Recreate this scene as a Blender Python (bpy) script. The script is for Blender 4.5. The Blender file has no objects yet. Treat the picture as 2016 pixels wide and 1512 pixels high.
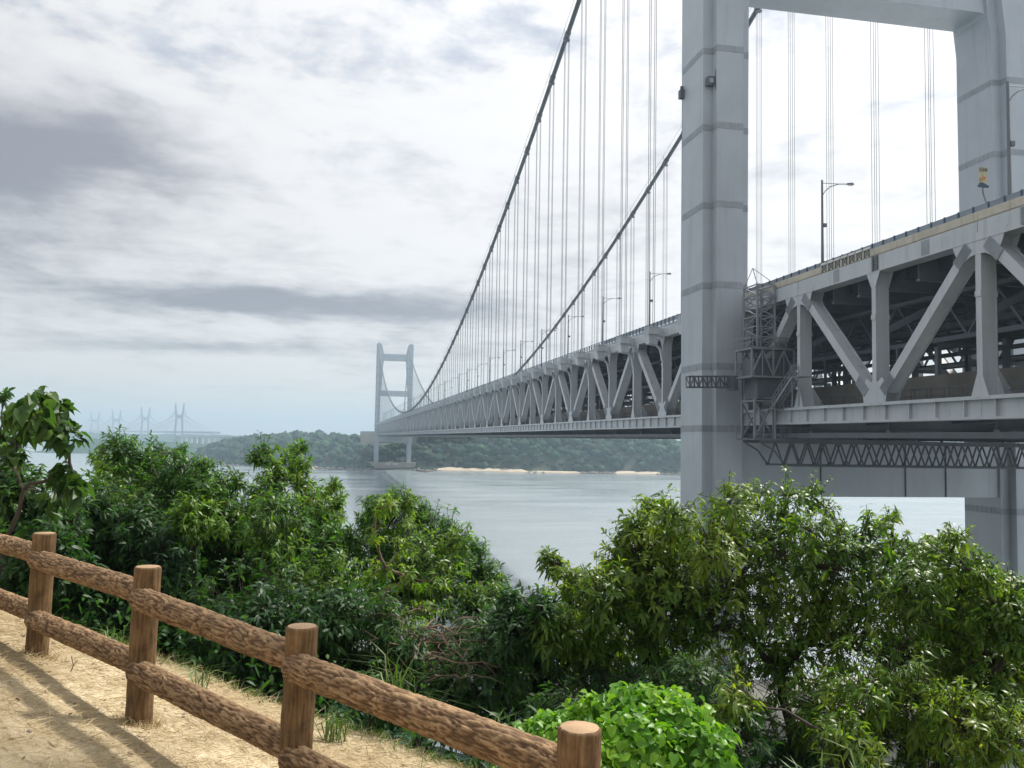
import bpy, bmesh, math, random
import numpy as np
from mathutils import Vector, Matrix, Quaternion
from math import sin, cos, radians, pi, sqrt, exp, atan2

sc = bpy.context.scene
COL = sc.collection
random.seed(7)
rng = np.random.default_rng(11)

# ------------------------------------------------------------------ camera
# bridge frame: X across the deck (away from the camera), Y along it to the far tower, Z up from the sea
F0, YAW, PITCH, ROLL = 1712.1, 0.1936, 0.0633, 0.0173
EYE = np.array([-44.34, -93.66, 37.85])
FW = np.array([sin(YAW)*cos(PITCH), cos(YAW)*cos(PITCH), sin(PITCH)])
RT = np.array([cos(YAW), -sin(YAW), 0.0])
UP = np.cross(RT, FW)
R2 = cos(ROLL)*RT + sin(ROLL)*UP
U2 = -sin(ROLL)*RT + cos(ROLL)*UP
HF = np.array([sin(YAW), cos(YAW), 0.0])      # horizontal heading

cam_d = bpy.data.cameras.new('camera'); cam = bpy.data.objects.new('camera', cam_d); COL.objects.link(cam)
m = Matrix.Identity(4)
for i in range(3):
    m[i][0] = R2[i]; m[i][1] = U2[i]; m[i][2] = -FW[i]; m[i][3] = EYE[i]
cam.matrix_world = m
cam_d.sensor_width = 36.0; cam_d.lens = F0/2016*36.0
cam_d.clip_start = 0.1; cam_d.clip_end = 30000
sc.camera = cam

# ------------------------------------------------------------------ sun, sky, exposure
SUN_AZ, SUN_EL = YAW + radians(47), radians(52)
sun_d = bpy.data.lights.new('sun', 'SUN'); sun_o = bpy.data.objects.new('sun', sun_d); COL.objects.link(sun_o)
sun_d.energy = 5.0; sun_d.angle = radians(3.5); sun_d.color = (1.0, 0.95, 0.86)
SUNV = Vector((sin(SUN_AZ)*cos(SUN_EL), cos(SUN_AZ)*cos(SUN_EL), sin(SUN_EL)))
sun_o.rotation_euler = SUNV.to_track_quat('Z', 'Y').to_euler()
sun_o.location = (0, 0, 300)

world = bpy.data.worlds.new('World'); sc.world = world; world.use_nodes = True
def build_world():
    nt = world.node_tree; N = nt.nodes; L = nt.links
    N.clear()
    out = N.new('ShaderNodeOutputWorld'); bg = N.new('ShaderNodeBackground'); bg.inputs['Strength'].default_value = 0.1
    L.new(bg.outputs[0], out.inputs[0])
    sky = N.new('ShaderNodeTexSky'); sky.sky_type = 'NISHITA'; sky.sun_disc = False
    sky.sun_elevation = SUN_EL; sky.sun_rotation = SUN_AZ; sky.dust_density = 2.0
    tc = N.new('ShaderNodeTexCoord')
    def math(op, a, b=None, c=None, clamp=False):
        n = N.new('ShaderNodeMath'); n.operation = op; n.use_clamp = clamp
        for i, x in enumerate((a, b, c)):
            if x is None: continue
            if isinstance(x, (int, float)): n.inputs[i].default_value = x
            else: L.new(x, n.inputs[i])
        return n.outputs[0]
    def vm(op, a, b=None):
        n = N.new('ShaderNodeVectorMath'); n.operation = op
        for i, x in enumerate((a, b)):
            if x is None: continue
            if isinstance(x, (tuple, list)): n.inputs[i].default_value = x
            else: L.new(x, n.inputs[i])
        return n
    sep = N.new('ShaderNodeSeparateXYZ'); L.new(tc.outputs['Generated'], sep.inputs[0])
    zc = math('ADD', math('MAXIMUM', sep.outputs[2], 0.0), 0.08)
    px = math('DIVIDE', sep.outputs[0], zc); py = math('DIVIDE', sep.outputs[1], zc)
    cmb = N.new('ShaderNodeCombineXYZ'); L.new(px, cmb.inputs[0]); L.new(py, cmb.inputs[1])
    P = cmb.outputs[0]
    def noise(vec, scale, detail, rough, offs=(0, 0, 0), rot=0.0, scl=(1, 1, 1), dist=0.0):
        mp = N.new('ShaderNodeMapping'); mp.inputs['Location'].default_value = offs
        mp.inputs['Rotation'].default_value = (0, 0, rot); mp.inputs['Scale'].default_value = scl
        L.new(vec, mp.inputs[0])
        n = N.new('ShaderNodeTexNoise'); n.inputs['Scale'].default_value = scale
        n.inputs['Detail'].default_value = detail; n.inputs['Roughness'].default_value = rough
        n.inputs['Distortion'].default_value = dist
        L.new(mp.outputs[0], n.inputs[0]); return n
    def ramp(x, lo, hi):
        n = N.new('ShaderNodeMapRange'); n.interpolation_type = 'SMOOTHSTEP'
        n.inputs[1].default_value = lo; n.inputs[2].default_value = hi
        L.new(x, n.inputs[0]); return n.outputs[0]
    # wobble of the cloud plane
    wob = noise(P, 1.6, 4, 0.6, (3.1, 1.7, 0))
    wv = vm('SUBTRACT', wob.outputs['Color'], (0.5, 0.5, 0.5))
    wv = vm('MULTIPLY', wv.outputs[0], (0.50, 0.50, 0)); Pw = vm('ADD', P, wv.outputs[0]).outputs[0]
    # broad cover: streaked layer + puffs
    n1 = noise(P, 0.75, 7, 0.55, (0.4, 2.2, 0), radians(-25), (1.0, 0.45, 1), 0.3).outputs[0]
    n2 = noise(P, 2.6, 8, 0.6, (7.3, 0.2, 0), radians(-20), (1.0, 0.8, 1), 0.35).outputs[0]
    n3 = noise(P, 7.0, 5, 0.6, (1.3, 5.2, 0)).outputs[0]
    # grey undersides of the thicker clouds
    def blob(cx, cy, sx, sy, rot):
        mp = N.new('ShaderNodeMapping'); mp.vector_type = 'TEXTURE'
        mp.inputs['Location'].default_value = (cx, cy, 0); mp.inputs['Rotation'].default_value = (0, 0, rot)
        mp.inputs['Scale'].default_value = (sx, sy, 1)
        L.new(Pw, mp.inputs[0])
        ln = vm('LENGTH', mp.outputs[0]); 
        return math('POWER', 2.718, math('MULTIPLY', math('MULTIPLY', ln.outputs['Value'], ln.outputs['Value']), -1.0))
    B = [(-0.98, 2.62, 0.50, 0.34, radians(-30), 1.15), (-1.5, 3.4, 0.6, 0.5, radians(-20), 0.55), (-0.30, 4.36, 1.05, 0.40, radians(-2), 1.0),
         (-0.9, 5.6, 0.9, 0.32, radians(0), 0.62), (-1.9, 2.2, 0.6, 0.3, 0.3, 0.8), (2.9, 0.6, 0.5, 0.7, 0.5, 0.5),
         (-2.4, -1.0, 0.9, 0.5, 0.2, 0.7), (0.8, -2.4, 0.8, 0.5, -0.4, 0.6), (3.2, 4.2, 0.9, 0.4, 0.2, 0.4)]
    tot = None
    for cx, cy, sx, sy, rot, w in B:
        b = math('MULTIPLY', blob(cx, cy, sx, sy, rot), w)
        tot = b if tot is None else math('ADD', tot, b)
    dk = math('ADD', math('MULTIPLY', tot, 0.62), math('MULTIPLY', math('SUBTRACT', n1, 0.5), 0.85))
    dk = math('ADD', dk, math('MULTIPLY', math('SUBTRACT', n2, 0.5), 0.62))
    dk = math('ADD', dk, math('MULTIPLY', math('SUBTRACT', n3, 0.5), 0.30))
    dk = math('ADD', dk, 0.08)
    dark = ramp(dk, 0.0, 0.60)
    # thinner places where some blue comes through
    thin = ramp(math('ADD', math('MULTIPLY', n2, 0.75), math('MULTIPLY', n3, 0.25)), 0.50, 0.66)
    hi = ramp(sep.outputs[2], 0.22, 0.42); thin = math('MULTIPLY', thin, hi)
    # brighter towards the veiled sun
    dt = vm('DOT_PRODUCT', tc.outputs['Generated'], tuple(SUNV)).outputs['Value']
    glow = math('POWER', math('MAXIMUM', math('ADD', math('MULTIPLY', dt, 0.5), 0.5), 0.0), 3.0)
    lvl = math('ADD', 0.59, math('MULTIPLY', glow, 0.58))
    def mix(fac, a, b, mode='MIX'):
        n = N.new('ShaderNodeMix'); n.data_type = 'RGBA'; n.blend_type = mode
        if isinstance(fac, (int, float)): n.inputs[0].default_value = fac
        else: L.new(fac, n.inputs[0])
        for i, x in ((6, a), (7, b)):
            if isinstance(x, tuple): n.inputs[i].default_value = x
            else: L.new(x, n.inputs[i])
        return n.outputs[2]
    S = 10.0
    bright = (1.0*S, 0.99*S, 0.99*S, 1); grey = (0.37*S, 0.375*S, 0.425*S, 1); veil = (0.64*S, 0.70*S, 0.80*S, 1)
    c = mix(thin, bright, veil)
    c = mix(dark, c, grey)
    v = N.new('ShaderNodeVectorMath'); v.operation = 'SCALE'; L.new(c, v.inputs[0]); L.new(lvl, v.inputs['Scale'])
    hz = ramp(sep.outputs[2], 0.14, 0.0)     # milky low sky
    c = mix(math('MULTIPLY', hz, 0.75), v.outputs[0], (0.72*S, 0.69*S, 0.65*S, 1))
    c = mix(0.93, sky.outputs[0], c)
    L.new(c, bg.inputs['Color'])
build_world()
sc.view_settings.view_transform = 'Standard'; sc.view_settings.look = 'None'
sc.view_settings.exposure = 0.22; sc.view_settings.gamma = 1.0; sc.view_settings.use_curve_mapping = False
sc.render.engine = 'CYCLES'
sc.cycles.use_denoising = True
sc.cycles.max_bounces = 6; sc.cycles.diffuse_bounces = 2; sc.cycles.glossy_bounces = 3
sc.cycles.transmission_bounces = 3; sc.cycles.volume_bounces = 0; sc.cycles.transparent_max_bounces = 6
sc.cycles.sample_clamp_indirect = 4.0

# ------------------------------------------------------------------ helpers
def ray(u, v):
    a = (u-1008)/F0; b = -(v-756)/F0
    return a*R2 + b*U2 + FW
def at(u, v, depth):
    return EYE + depth*ray(u, v)
def loc(r, f, z=0.0):
    """camera-side ground coordinates (metres right, metres ahead, height) to world"""
    return np.array([EYE[0]+r*RT[0]+f*HF[0], EYE[1]+r*RT[1]+f*HF[1], z])
def to_loc(p):
    d = np.asarray(p) - EYE
    return float(d@RT), float(d@HF)

def tag(o, label=None, cat=None, group=None, kind=None):
    if label: o['label'] = label
    if cat: o['category'] = cat
    if group: o['group'] = group
    if kind: o['kind'] = kind
    return o
def empty(name, loc_=(0, 0, 0), rz=0.0, parent=None):
    o = bpy.data.objects.new(name, None); COL.objects.link(o)
    o.location = loc_; o.rotation_euler = (0, 0, rz); o.empty_display_size = 0.5
    if parent: o.parent = parent
    return o
def link(name, me, parent=None, location=None):
    o = bpy.data.objects.new(name, me); COL.objects.link(o)
    if parent: o.parent = parent
    if location is not None: o.location = location
    return o
def dup(o, location=None, parent='same', rz=None):
    c = o.copy(); COL.objects.link(c)
    if parent != 'same': c.parent = parent
    if location is not None: c.location = location
    if rz is not None: c.rotation_euler = (0, 0, rz)
    return c
def dup_tree(o, location=None, rz=None):
    c = dup(o, location, rz=rz)
    for ch in list(o.children):
        k = ch.copy(); COL.objects.link(k); k.parent = c
        for g in list(ch.children):
            h = g.copy(); COL.objects.link(h); h.parent = k
    return c

class MB:
    """collects simple solids into one mesh"""
    def __init__(s): s.v = []; s.f = []; s.m = []
    def add(s, vs, fs, mi=0):
        n = len(s.v); s.v += [tuple(map(float, p)) for p in vs]
        s.f += [tuple(n+i for i in f) for f in fs]; s.m += [mi]*len(fs)
    def box(s, x0, x1, y0, y1, z0, z1, mi=0):
        s.add([(x0,y0,z0),(x1,y0,z0),(x1,y1,z0),(x0,y1,z0),(x0,y0,z1),(x1,y0,z1),(x1,y1,z1),(x0,y1,z1)],
              [(0,3,2,1),(4,5,6,7),(0,1,5,4),(1,2,6,5),(2,3,7,6),(3,0,4,7)], mi)
    def bar(s, p, q, w, h, up=(0,0,1), mi=0):
        p = Vector(p); q = Vector(q); d = (q-p)
        if d.length < 1e-6: return
        d.normalize(); u = Vector(up)
        if abs(d.dot(u)) > 0.98: u = Vector((1,0,0))
        a = d.cross(u).normalized()*(w/2); b = a.normalized().cross(d).normalized()*(h/2)
        vs = [p-a-b,p+a-b,p+a+b,p-a+b,q-a-b,q+a-b,q+a+b,q-a+b]
        s.add(vs, [(0,3,2,1),(4,5,6,7),(0,1,5,4),(1,2,6,5),(2,3,7,6),(3,0,4,7)], mi)
    def tube(s, pts, r, n=6, caps=True, mi=0):
        pts = [Vector(p) for p in pts]; k = len(pts)
        rs = r if isinstance(r, (list, tuple)) else [r]*k
        vs = []; ref = None
        for i, p in enumerate(pts):
            d = (pts[min(i+1,k-1)]-pts[max(i-1,0)]).normalized()
            if ref is None: ref = Vector((0,0,1)) if abs(d.z) < 0.9 else Vector((1,0,0))
            a = d.cross(ref).normalized(); b = a.cross(d).normalized(); ref = b
            for j in range(n):
                t = 2*pi*j/n; vs.append(p+a*(cos(t)*rs[i])+b*(sin(t)*rs[i]))
        fs = []
        for i in range(k-1):
            for j in range(n):
                fs.append((i*n+j, i*n+(j+1)%n, (i+1)*n+(j+1)%n, (i+1)*n+j))
        if caps: fs += [tuple(range(n-1,-1,-1)), tuple((k-1)*n+j for j in range(n))]
        s.add(vs, fs, mi)
    def prism(s, poly, axis, a, b, mi=0):
        """extrude a 2-D polygon along an axis ('x','y','z') from a to b"""
        def P(p, t):
            return {'x':(t,p[0],p[1]), 'y':(p[0],t,p[1]), 'z':(p[0],p[1],t)}[axis]
        n = len(poly)
        vs = [P(p,a) for p in poly]+[P(p,b) for p in poly]
        fs = [tuple(range(n)), tuple(range(2*n-1,n-1,-1))]+[(j,n+j,n+(j+1)%n,(j+1)%n) for j in range(n)]
        s.add(vs, fs, mi)
    def mesh(s, name, mats, smooth=False):
        me = bpy.data.meshes.new(name); me.from_pydata(s.v, [], s.f)
        for mt in (mats if isinstance(mats,(list,tuple)) else [mats]): me.materials.append(mt)
        me.polygons.foreach_set('material_index', s.m)
        bm = bmesh.new(); bm.from_mesh(me); bmesh.ops.recalc_face_normals(bm, faces=bm.faces); bm.to_mesh(me); bm.free()
        if smooth:
            me.polygons.foreach_set('use_smooth', [True]*len(me.polygons)); me.set_sharp_from_angle(angle=radians(40))
        return me
    def obj(s, name, mats, parent=None, location=None, smooth=False):
        return link(name, s.mesh(name, mats, smooth), parent, location)

def np_mesh(name, verts, faces, mat, smooth=False):
    """verts (n,3), faces: list of (k-gon index arrays (m,k))"""
    me = bpy.data.meshes.new(name)
    verts = np.asarray(verts, np.float32); me.vertices.add(len(verts)); me.vertices.foreach_set('co', verts.ravel())
    if not isinstance(faces, list): faces = [faces]
    faces = [np.asarray(f, np.int32) for f in faces if len(f)]
    nl = sum(f.size for f in faces); npoly = sum(len(f) for f in faces)
    me.loops.add(nl); me.loops.foreach_set('vertex_index', np.concatenate([f.ravel() for f in faces]))
    tot = np.concatenate([np.full(len(f), f.shape[1], np.int32) for f in faces])
    st = np.concatenate([[0], np.cumsum(tot)[:-1]]).astype(np.int32)
    me.polygons.add(npoly); me.polygons.foreach_set('loop_start', st)
    me.update(calc_edges=True); me.validate()
    if smooth: me.polygons.foreach_set('use_smooth', np.ones(len(me.polygons), bool))
    for mt in (mat if isinstance(mat,(list,tuple)) else [mat]): me.materials.append(mt)
    return me

# numpy gradient noise
_perm = np.random.default_rng(3).permutation(256); _perm = np.concatenate([_perm,_perm,_perm])
_grad = np.random.default_rng(4).normal(size=(256,3)); _grad /= np.linalg.norm(_grad,axis=1)[:,None]
def perlin(p):
    p = np.asarray(p, float); i = np.floor(p).astype(int); f = p-i; i &= 255
    w = f*f*f*(f*(f*6-15)+10); r = 0
    for dx in (0,1):
        for dy in (0,1):
            for dz in (0,1):
                h = _perm[_perm[_perm[(i[...,0]+dx)&255]+((i[...,1]+dy)&255)]+((i[...,2]+dz)&255)]
                g = _grad[h]
                dd = (f[...,0]-dx)*g[...,0]+(f[...,1]-dy)*g[...,1]+(f[...,2]-dz)*g[...,2]
                r = r + dd*(w[...,0] if dx else 1-w[...,0])*(w[...,1] if dy else 1-w[...,1])*(w[...,2] if dz else 1-w[...,2])
    return r
def fbm(p, o=4):
    p = np.asarray(p,float); r = 0; a = 1.0
    for k in range(o): r = r+a*perlin(p*2**k+k*17.3); a *= 0.5
    return r

# ------------------------------------------------------------------ materials
def mat(name):
    mt = bpy.data.materials.new(name); mt.use_nodes = True
    nt = mt.node_tree; b = nt.nodes['Principled BSDF']
    return mt, nt, nt.nodes, nt.links, b
def rgba(c): return (c[0], c[1], c[2], 1)
def noise_node(N, L, vec, scale, detail=4, rough=0.55, mapping=None):
    if mapping:
        mp = N.new('ShaderNodeMapping'); mp.inputs['Scale'].default_value = mapping; L.new(vec, mp.inputs[0]); vec = mp.outputs[0]
    n = N.new('ShaderNodeTexNoise'); n.inputs['Scale'].default_value = scale; n.inputs['Detail'].default_value = detail
    n.inputs['Roughness'].default_value = rough; L.new(vec, n.inputs[0]); return n.outputs[0]
def ramp2(N, L, x, stops):
    r = N.new('ShaderNodeValToRGB'); el = r.color_ramp.elements
    el[0].position, el[0].color = stops[0][0], rgba(stops[0][1]); el[1].position, el[1].color = stops[-1][0], rgba(stops[-1][1])
    for p, c in stops[1:-1]:
        e = el.new(p); e.color = rgba(c)
    L.new(x, r.inputs[0]); return r.outputs[0]
def mixc(N, L, fac, a, b, mode='MIX'):
    n = N.new('ShaderNodeMix'); n.data_type = 'RGBA'; n.blend_type = mode
    if isinstance(fac,(int,float)): n.inputs[0].default_value = fac
    else: L.new(fac, n.inputs[0])
    for i, x in ((6,a),(7,b)):
        if isinstance(x, tuple): n.inputs[i].default_value = rgba(x)
        else: L.new(x, n.inputs[i])
    return n.outputs[2]
def bump(N, L, b, h, strength, dist):
    n = N.new('ShaderNodeBump'); n.inputs['Strength'].default_value = strength; n.inputs['Distance'].default_value = dist
    L.new(h, n.inputs['Height']); L.new(n.outputs[0], b.inputs['Normal']); return n

def weathered(name, base, dirt, rough=0.5, streak=1.0, amount=0.5, metallic=0.0, mottling=0.3, grime=(0.30,0.26,0.21)):
    """painted steel or concrete with soft mottling and vertical rain streaks"""
    mt, nt, N, L, b = mat(name)
    g = N.new('ShaderNodeNewGeometry')
    pos = g.outputs['Position']
    a = noise_node(N, L, pos, 0.35*streak, 5, 0.6)
    st = noise_node(N, L, pos, 1.3*streak, 5, 0.65, (1,1,0.07))
    sp = noise_node(N, L, pos, 9.0*streak, 4, 0.6)
    c = ramp2(N, L, a, [(0.3, tuple(x*(1-mottling) for x in base)), (0.7, base)])
    k = ramp2(N, L, st, [(0.52,(0,0,0)), (0.74,(amount,)*3)])
    c = mixc(N, L, k, c, dirt)
    k2 = ramp2(N, L, sp, [(0.66,(0,0,0)), (0.80,(amount*0.8,)*3)])
    c = mixc(N, L, k2, c, grime)
    L.new(c, b.inputs['Base Color']); b.inputs['Roughness'].default_value = rough; b.inputs['Metallic'].default_value = metallic
    bump(N, L, b, sp, 0.08, 0.02)
    return mt
M = {}
M['paint']  = weathered('bridge_paint', (0.53,0.565,0.61), (0.25,0.28,0.31), 0.42, 1.0, 0.5, mottling=0.12)
M['tower']  = weathered('tower_paint', (0.46,0.505,0.565), (0.30,0.335,0.38), 0.45, 0.55, 0.55, mottling=0.14)
M['splice'] = weathered('bolted_splice', (0.34,0.375,0.42), (0.25,0.28,0.31), 0.55, 2.2, 0.4, mottling=0.25)
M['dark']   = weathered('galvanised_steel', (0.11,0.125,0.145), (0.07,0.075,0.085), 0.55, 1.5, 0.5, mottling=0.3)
M['cable']  = weathered('cable_paint', (0.075,0.09,0.105), (0.09,0.10,0.11), 0.5, 1.0, 0.4)
M['rope']   = weathered('hanger_rope', (0.15,0.16,0.185), (0.11,0.12,0.14), 0.45, 1.0, 0.3)
M['ladder'] = weathered('galvanised_lattice', (0.25,0.275,0.31), (0.16,0.17,0.185), 0.5, 2.0, 0.5, mottling=0.3)
M['inner'] = weathered('shade_toned_inner_paint', (0.15,0.175,0.21), (0.09,0.10,0.12), 0.55, 1.2, 0.5, mottling=0.3)  # bridge paint darkened: the shade inside the truss is put into its colour
M['conc']   = weathered('weathered_concrete', (0.44,0.42,0.37), (0.22,0.21,0.18), 0.85, 0.8, 0.6, mottling=0.25)
M['kerb']   = weathered('stained_parapet_concrete', (0.60,0.56,0.48), (0.32,0.27,0.21), 0.85, 1.6, 0.7, mottling=0.25)
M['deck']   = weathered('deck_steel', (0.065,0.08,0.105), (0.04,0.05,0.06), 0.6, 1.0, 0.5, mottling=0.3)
M['panel']  = weathered('parapet_panel', (0.20,0.25,0.31), (0.13,0.16,0.20), 0.4, 2.0, 0.5, mottling=0.25)
M['asphalt']= weathered('asphalt', (0.05,0.05,0.055), (0.035,0.035,0.035), 0.9, 1.0, 0.4)
M['wall']   = weathered('track_wall_concrete', (0.20,0.185,0.165), (0.11,0.10,0.09), 0.85, 0.9, 0.6, mottling=0.3)
M['lamp']   = weathered('lamp_steel', (0.16,0.18,0.205), (0.10,0.11,0.125), 0.45, 1.0, 0.3)
M['white']  = weathered('white_paint', (0.78,0.78,0.76), (0.5,0.48,0.44), 0.5, 1.0, 0.4)
def plain(name, c, rough=0.5):
    mt, nt, N, L, b = mat(name); b.inputs['Base Color'].default_value = rgba(c); b.inputs['Roughness'].default_value = rough
    return mt
M['navy'] = plain('sign_navy', (0.03,0.07,0.13)); M['ink'] = plain('sign_ink', (0.05,0.045,0.05)); M['yellow'] = plain('sign_yellow', (0.48,0.46,0.31))
M['orange'] = plain('sign_orange', (0.55,0.22,0.08)); M['green'] = plain('sign_green', (0.16,0.25,0.09)); M['pink']=plain('sign_pale_orange',(0.6,0.42,0.3))
M['glass'] = plain('lamp_lens', (0.7,0.7,0.68), 0.2)
# ================================================================== the suspension bridge
PN = 12.25; Y0N = 20.74          # panel length, Y of node 0 (even nodes: lower gussets, odd nodes: upper gussets)
SPAN = 940.0; XF = 30.3          # main span, far truss plane
ZT, ZL = 53.78, 41.42            # top of upper chord, top of lower chord
XH = -2.34; XHF = XF+2.34        # hanger planes
NY = lambda k: Y0N + PN*k
KMIN, KMAX = -9, 76
bridge = empty('suspension_bridge', (0, 0, 0))
tag(bridge, 'long grey suspension bridge with a deep double-deck truss crossing the strait', 'bridge')

# ---- towers
def leg_profile(xo, xi, half, n=1.15):
    a, b = min(xo, xi), max(xo, xi)
    h = half+0.78
    return [(a+n,-h),(b-n,-h),(b-n,-h+n),(b,-h+n),(b,h-n),(b-n,h-n),(b-n,h),(a+n,h),(a+n,h-n),(a,h-n),(a,-h+n),(a+n,-h+n)]
LEG_Z = [8.0, 30, 40, 60, 88, 95, 110, 126, 131, 136, 141, 147.6]
def inner_off(z):   # inner face measured from the outer face
    return float(np.interp(z, [8, 40, 88, 95, 128, 136, 141, 147.6], [5.37, 5.37, 5.6, 6.4, 8.4, 8.3, 7.4, 5.6]))
XL, XR = -5.05, 38.1
def leg_mesh(side):
    xo = XL if side < 0 else XR; sg = 1 if side < 0 else -1
    mb = MB(); vs = []; fs = []; n = 12
    for z in LEG_Z:
        for (x, y) in leg_profile(xo, xo+sg*inner_off(z), 3.42):
            vs.append((x, y, z))
    for i in range(len(LEG_Z)-1):
        for j in range(n): fs.append((i*n+j, i*n+(j+1)%n, (i+1)*n+(j+1)%n, (i+1)*n+j))
    fs += [tuple(range(n)), tuple((len(LEG_Z)-1)*n+j for j in range(n))]
    mb.add(vs, fs); return mb.mesh('leg', M['tower'])
def crossbeam_mesh(z0, z1, half, r):
    """box between the legs with rounded inner corners"""
    mb = MB()
    x0 = XL+inner_off(z0)-0.6; x1 = XR-inner_off(z0)+0.6
    xa = XL+inner_off(z0); xb = XR-inner_off(z0)
    poly = [(x0, z0-r), (xa, z0-r)]
    for i in range(1, 9):
        t = pi/2*i/8; poly.append((xa+r-r*cos(t), z0-r+r*sin(t)))
    for i in range(0, 9):
        t = pi/2*i/8; poly.append((xb-r+r*sin(t), z0-r+r*cos(t)))
    poly += [(x1, z0-r), (x1, z1), (x0, z1)]
    mb.prism(poly, 'y', -half, half)
    return mb.mesh('crossbeam', M['tower'])
def band_mesh(side, z):
    xo = XL if side < 0 else XR; sg = 1 if side < 0 else -1
    prof = leg_profile(xo, xo+sg*inner_off(z), 3.42)
    mb = MB(); n = len(prof)
    cx_ = sum(p[0] for p in prof)/n
    for j in range(n):
        p, q = Vector((*prof[j], 0)), Vector((*prof[(j+1)%n], 0)); d = q-p; Lg = d.length; d.normalize()
        nr = Vector((d.y, -d.x, 0))
        k = max(1, round(Lg/0.78)); w = Lg/k
        for i in range(k):
            a = p+d*(i*w+0.045); b = p+d*((i+1)*w-0.045)
            mb.bar(a+nr*0.012+Vector((0,0,z)), b+nr*0.012+Vector((0,0,z)), 0.05, 0.72)
    return mb.mesh('splice_band', M['splice'])
legs = {s: leg_mesh(s) for s in (-1, 1)}
beams = [crossbeam_mesh(31.9, 38.0, 2.7, 0.02), crossbeam_mesh(91.3, 97.4, 2.6, 0.55), crossbeam_mesh(127.8, 135.7, 2.6, 1.4)]
far_mid = crossbeam_mesh(85.8, 92.4, 2.6, 1.1)
band_z = [30.3, 39.4, 46.3, 55.4, 64.5, 73.5, 82.4, 100.0, 109.5, 119.0]
bands = [(s, band_mesh(s, z)) for s in (-1, 1) for z in band_z]
ribm = MB()
for x in (9.5, 20.3, 25.6): ribm.box(x, x+0.10, -2.82, -2.72, 31.95, 38.0)
ribme = ribm.mesh('drain_pipe', M['dark'])
def finial():
    mb = MB(); mb.tube([(0,0,147.6),(0,0,153)], 0.12, 5); mb.box(-0.9,0.9,-1.2,1.2,147.6,149.0)
    mb.bar((-2.2,-3,148.2),(2.2,-3,148.2),.08,.08); mb.bar((-2.2,3,148.2),(2.2,3,148.2),.08,.08)
    return mb.mesh('saddle_cover', M['tower'])
fin = finial()
for yy in (0.0, SPAN):
    t = empty('tower', (0, yy, 0), parent=bridge)
    if yy == 0: t['label'] = 'near pale grey tower framing the deck at the right of the view'
    else: t['label'] = 'far pale tower standing on a concrete base off the wooded island'
    for s in (-1, 1):
        link('leg', legs[s], t)
        link('saddle_cover', fin, t, ((XL+2.7) if s < 0 else (XR-2.7), 0, 0))
    for b in beams: link('crossbeam', b if (yy == 0 or b is not beams[1]) else far_mid, t)
    for s, b in bands: link('splice_band', b, t)
    link('drain_pipe', ribme, t)
# tower fittings
mb = MB(); mb.box(-4.75,-3.95,-3.75,-3.0,78.2,79.2); mb.box(-4.6,-4.1,-3.85,-3.75,78.45,78.95,1); mb.bar((-3.85,-3.9,80.0),(-3.85,-3.9,77.6),.16,.16); mb.obj('signal_box', [M['dark'],M['splice']], bridge)
mb = MB(); mb.box(-5.6,-5.0,2.3,3.0,79.0,80.0); mb.bar((-5.3,2.65,80.0),(-5.3,2.65,80.5),.3,.3); mb.obj('signal_box', M['dark'], bridge)
# far pier and near pier
mb = MB(); mb.box(-11.5, 43.5, -9, 9, -0.8, 8.4); mb.box(-12.6,44.6,-10,10,-0.8,2.2); pier = mb.mesh('pier', M['conc'])
p = link('pier', pier, bridge, (0, SPAN, 0)); p2 = link('pier', pier, bridge, (0, 0, 0))
mb = MB()
for i in range(5):
    if i == 2: continue
    mb.box(8+i*3.1, 10.7+i*3.1, -9.16, -9.02, 5.2, 7.6)
mb.obj('notice_board', M['white'], p)
# anchorage on the island
mb = MB(); mb.box(-19, 2, 1004, 1050, 24, 44.5); mb.box(30, 52, 1004, 1050, 24, 44.5); mb.obj('anchorage', M['conc'], bridge)

# ---- main cables
def cz(y):
    if 0 <= y <= SPAN: return 54.4 + 3.98e-4*(y-SPAN/2)**2
    d = -y if y < 0 else y-SPAN
    if y < 0: return 142.3 - d*0.40
    return 142.3 - d*1.35
for X in (XH, XHF):
    ys = np.linspace(-240, 0, 7)[:-1].tolist()+np.linspace(0, SPAN, 97).tolist()+[955, 975, 1008]
    mb = MB(); mb.tube([(X, y, cz(y)) for y in ys], 0.47, 10); mb.obj('main_cable', M['cable'], bridge, smooth=True)
    for dx in (-0.55, 0.55):
        mb = MB(); mb.tube([(X+dx, y, cz(y)+1.45) for y in np.linspace(0, SPAN, 97)], 0.035, 3); mb.obj('hand_rope', M['rope'], bridge)
# ---- hangers: four ropes hung from a cable band down to the outrigger
def hanger(X, k):
    y = NY(k); zc = cz(y); sl = (cz(y+1)-cz(y-1))/2 if 1 < y < SPAN-1 else 0
    if zc-54.0 < 0.3: return
    mb = MB()
    for dx in (-0.39, 0.39):
        for dy in (-0.33, 0.33):
            mb.tube([(X+dx, y+dy, 53.6), (X+dx, y+dy, zc+sl*dy)], 0.042, 4, caps=False)
    d = Vector((0, 1, sl)).normalized()
    c = Vector((X, y, zc))
    mb.tube([c-d*1.0, c+d*1.0], 0.60, 10)
    mb.box(X-0.5, X+0.5, y-0.45, y+0.45, zc-1.05, zc-0.85)
    for dx in (-0.55, 0.55): mb.bar((X+dx, y, zc+.3), (X+dx, y, zc+1.5), .05, .05)
    mb.obj('hanger', M['rope'], bridge)
for k in range(-1, 75):
    for X in (XH, XHF): hanger(X, k)

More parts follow.
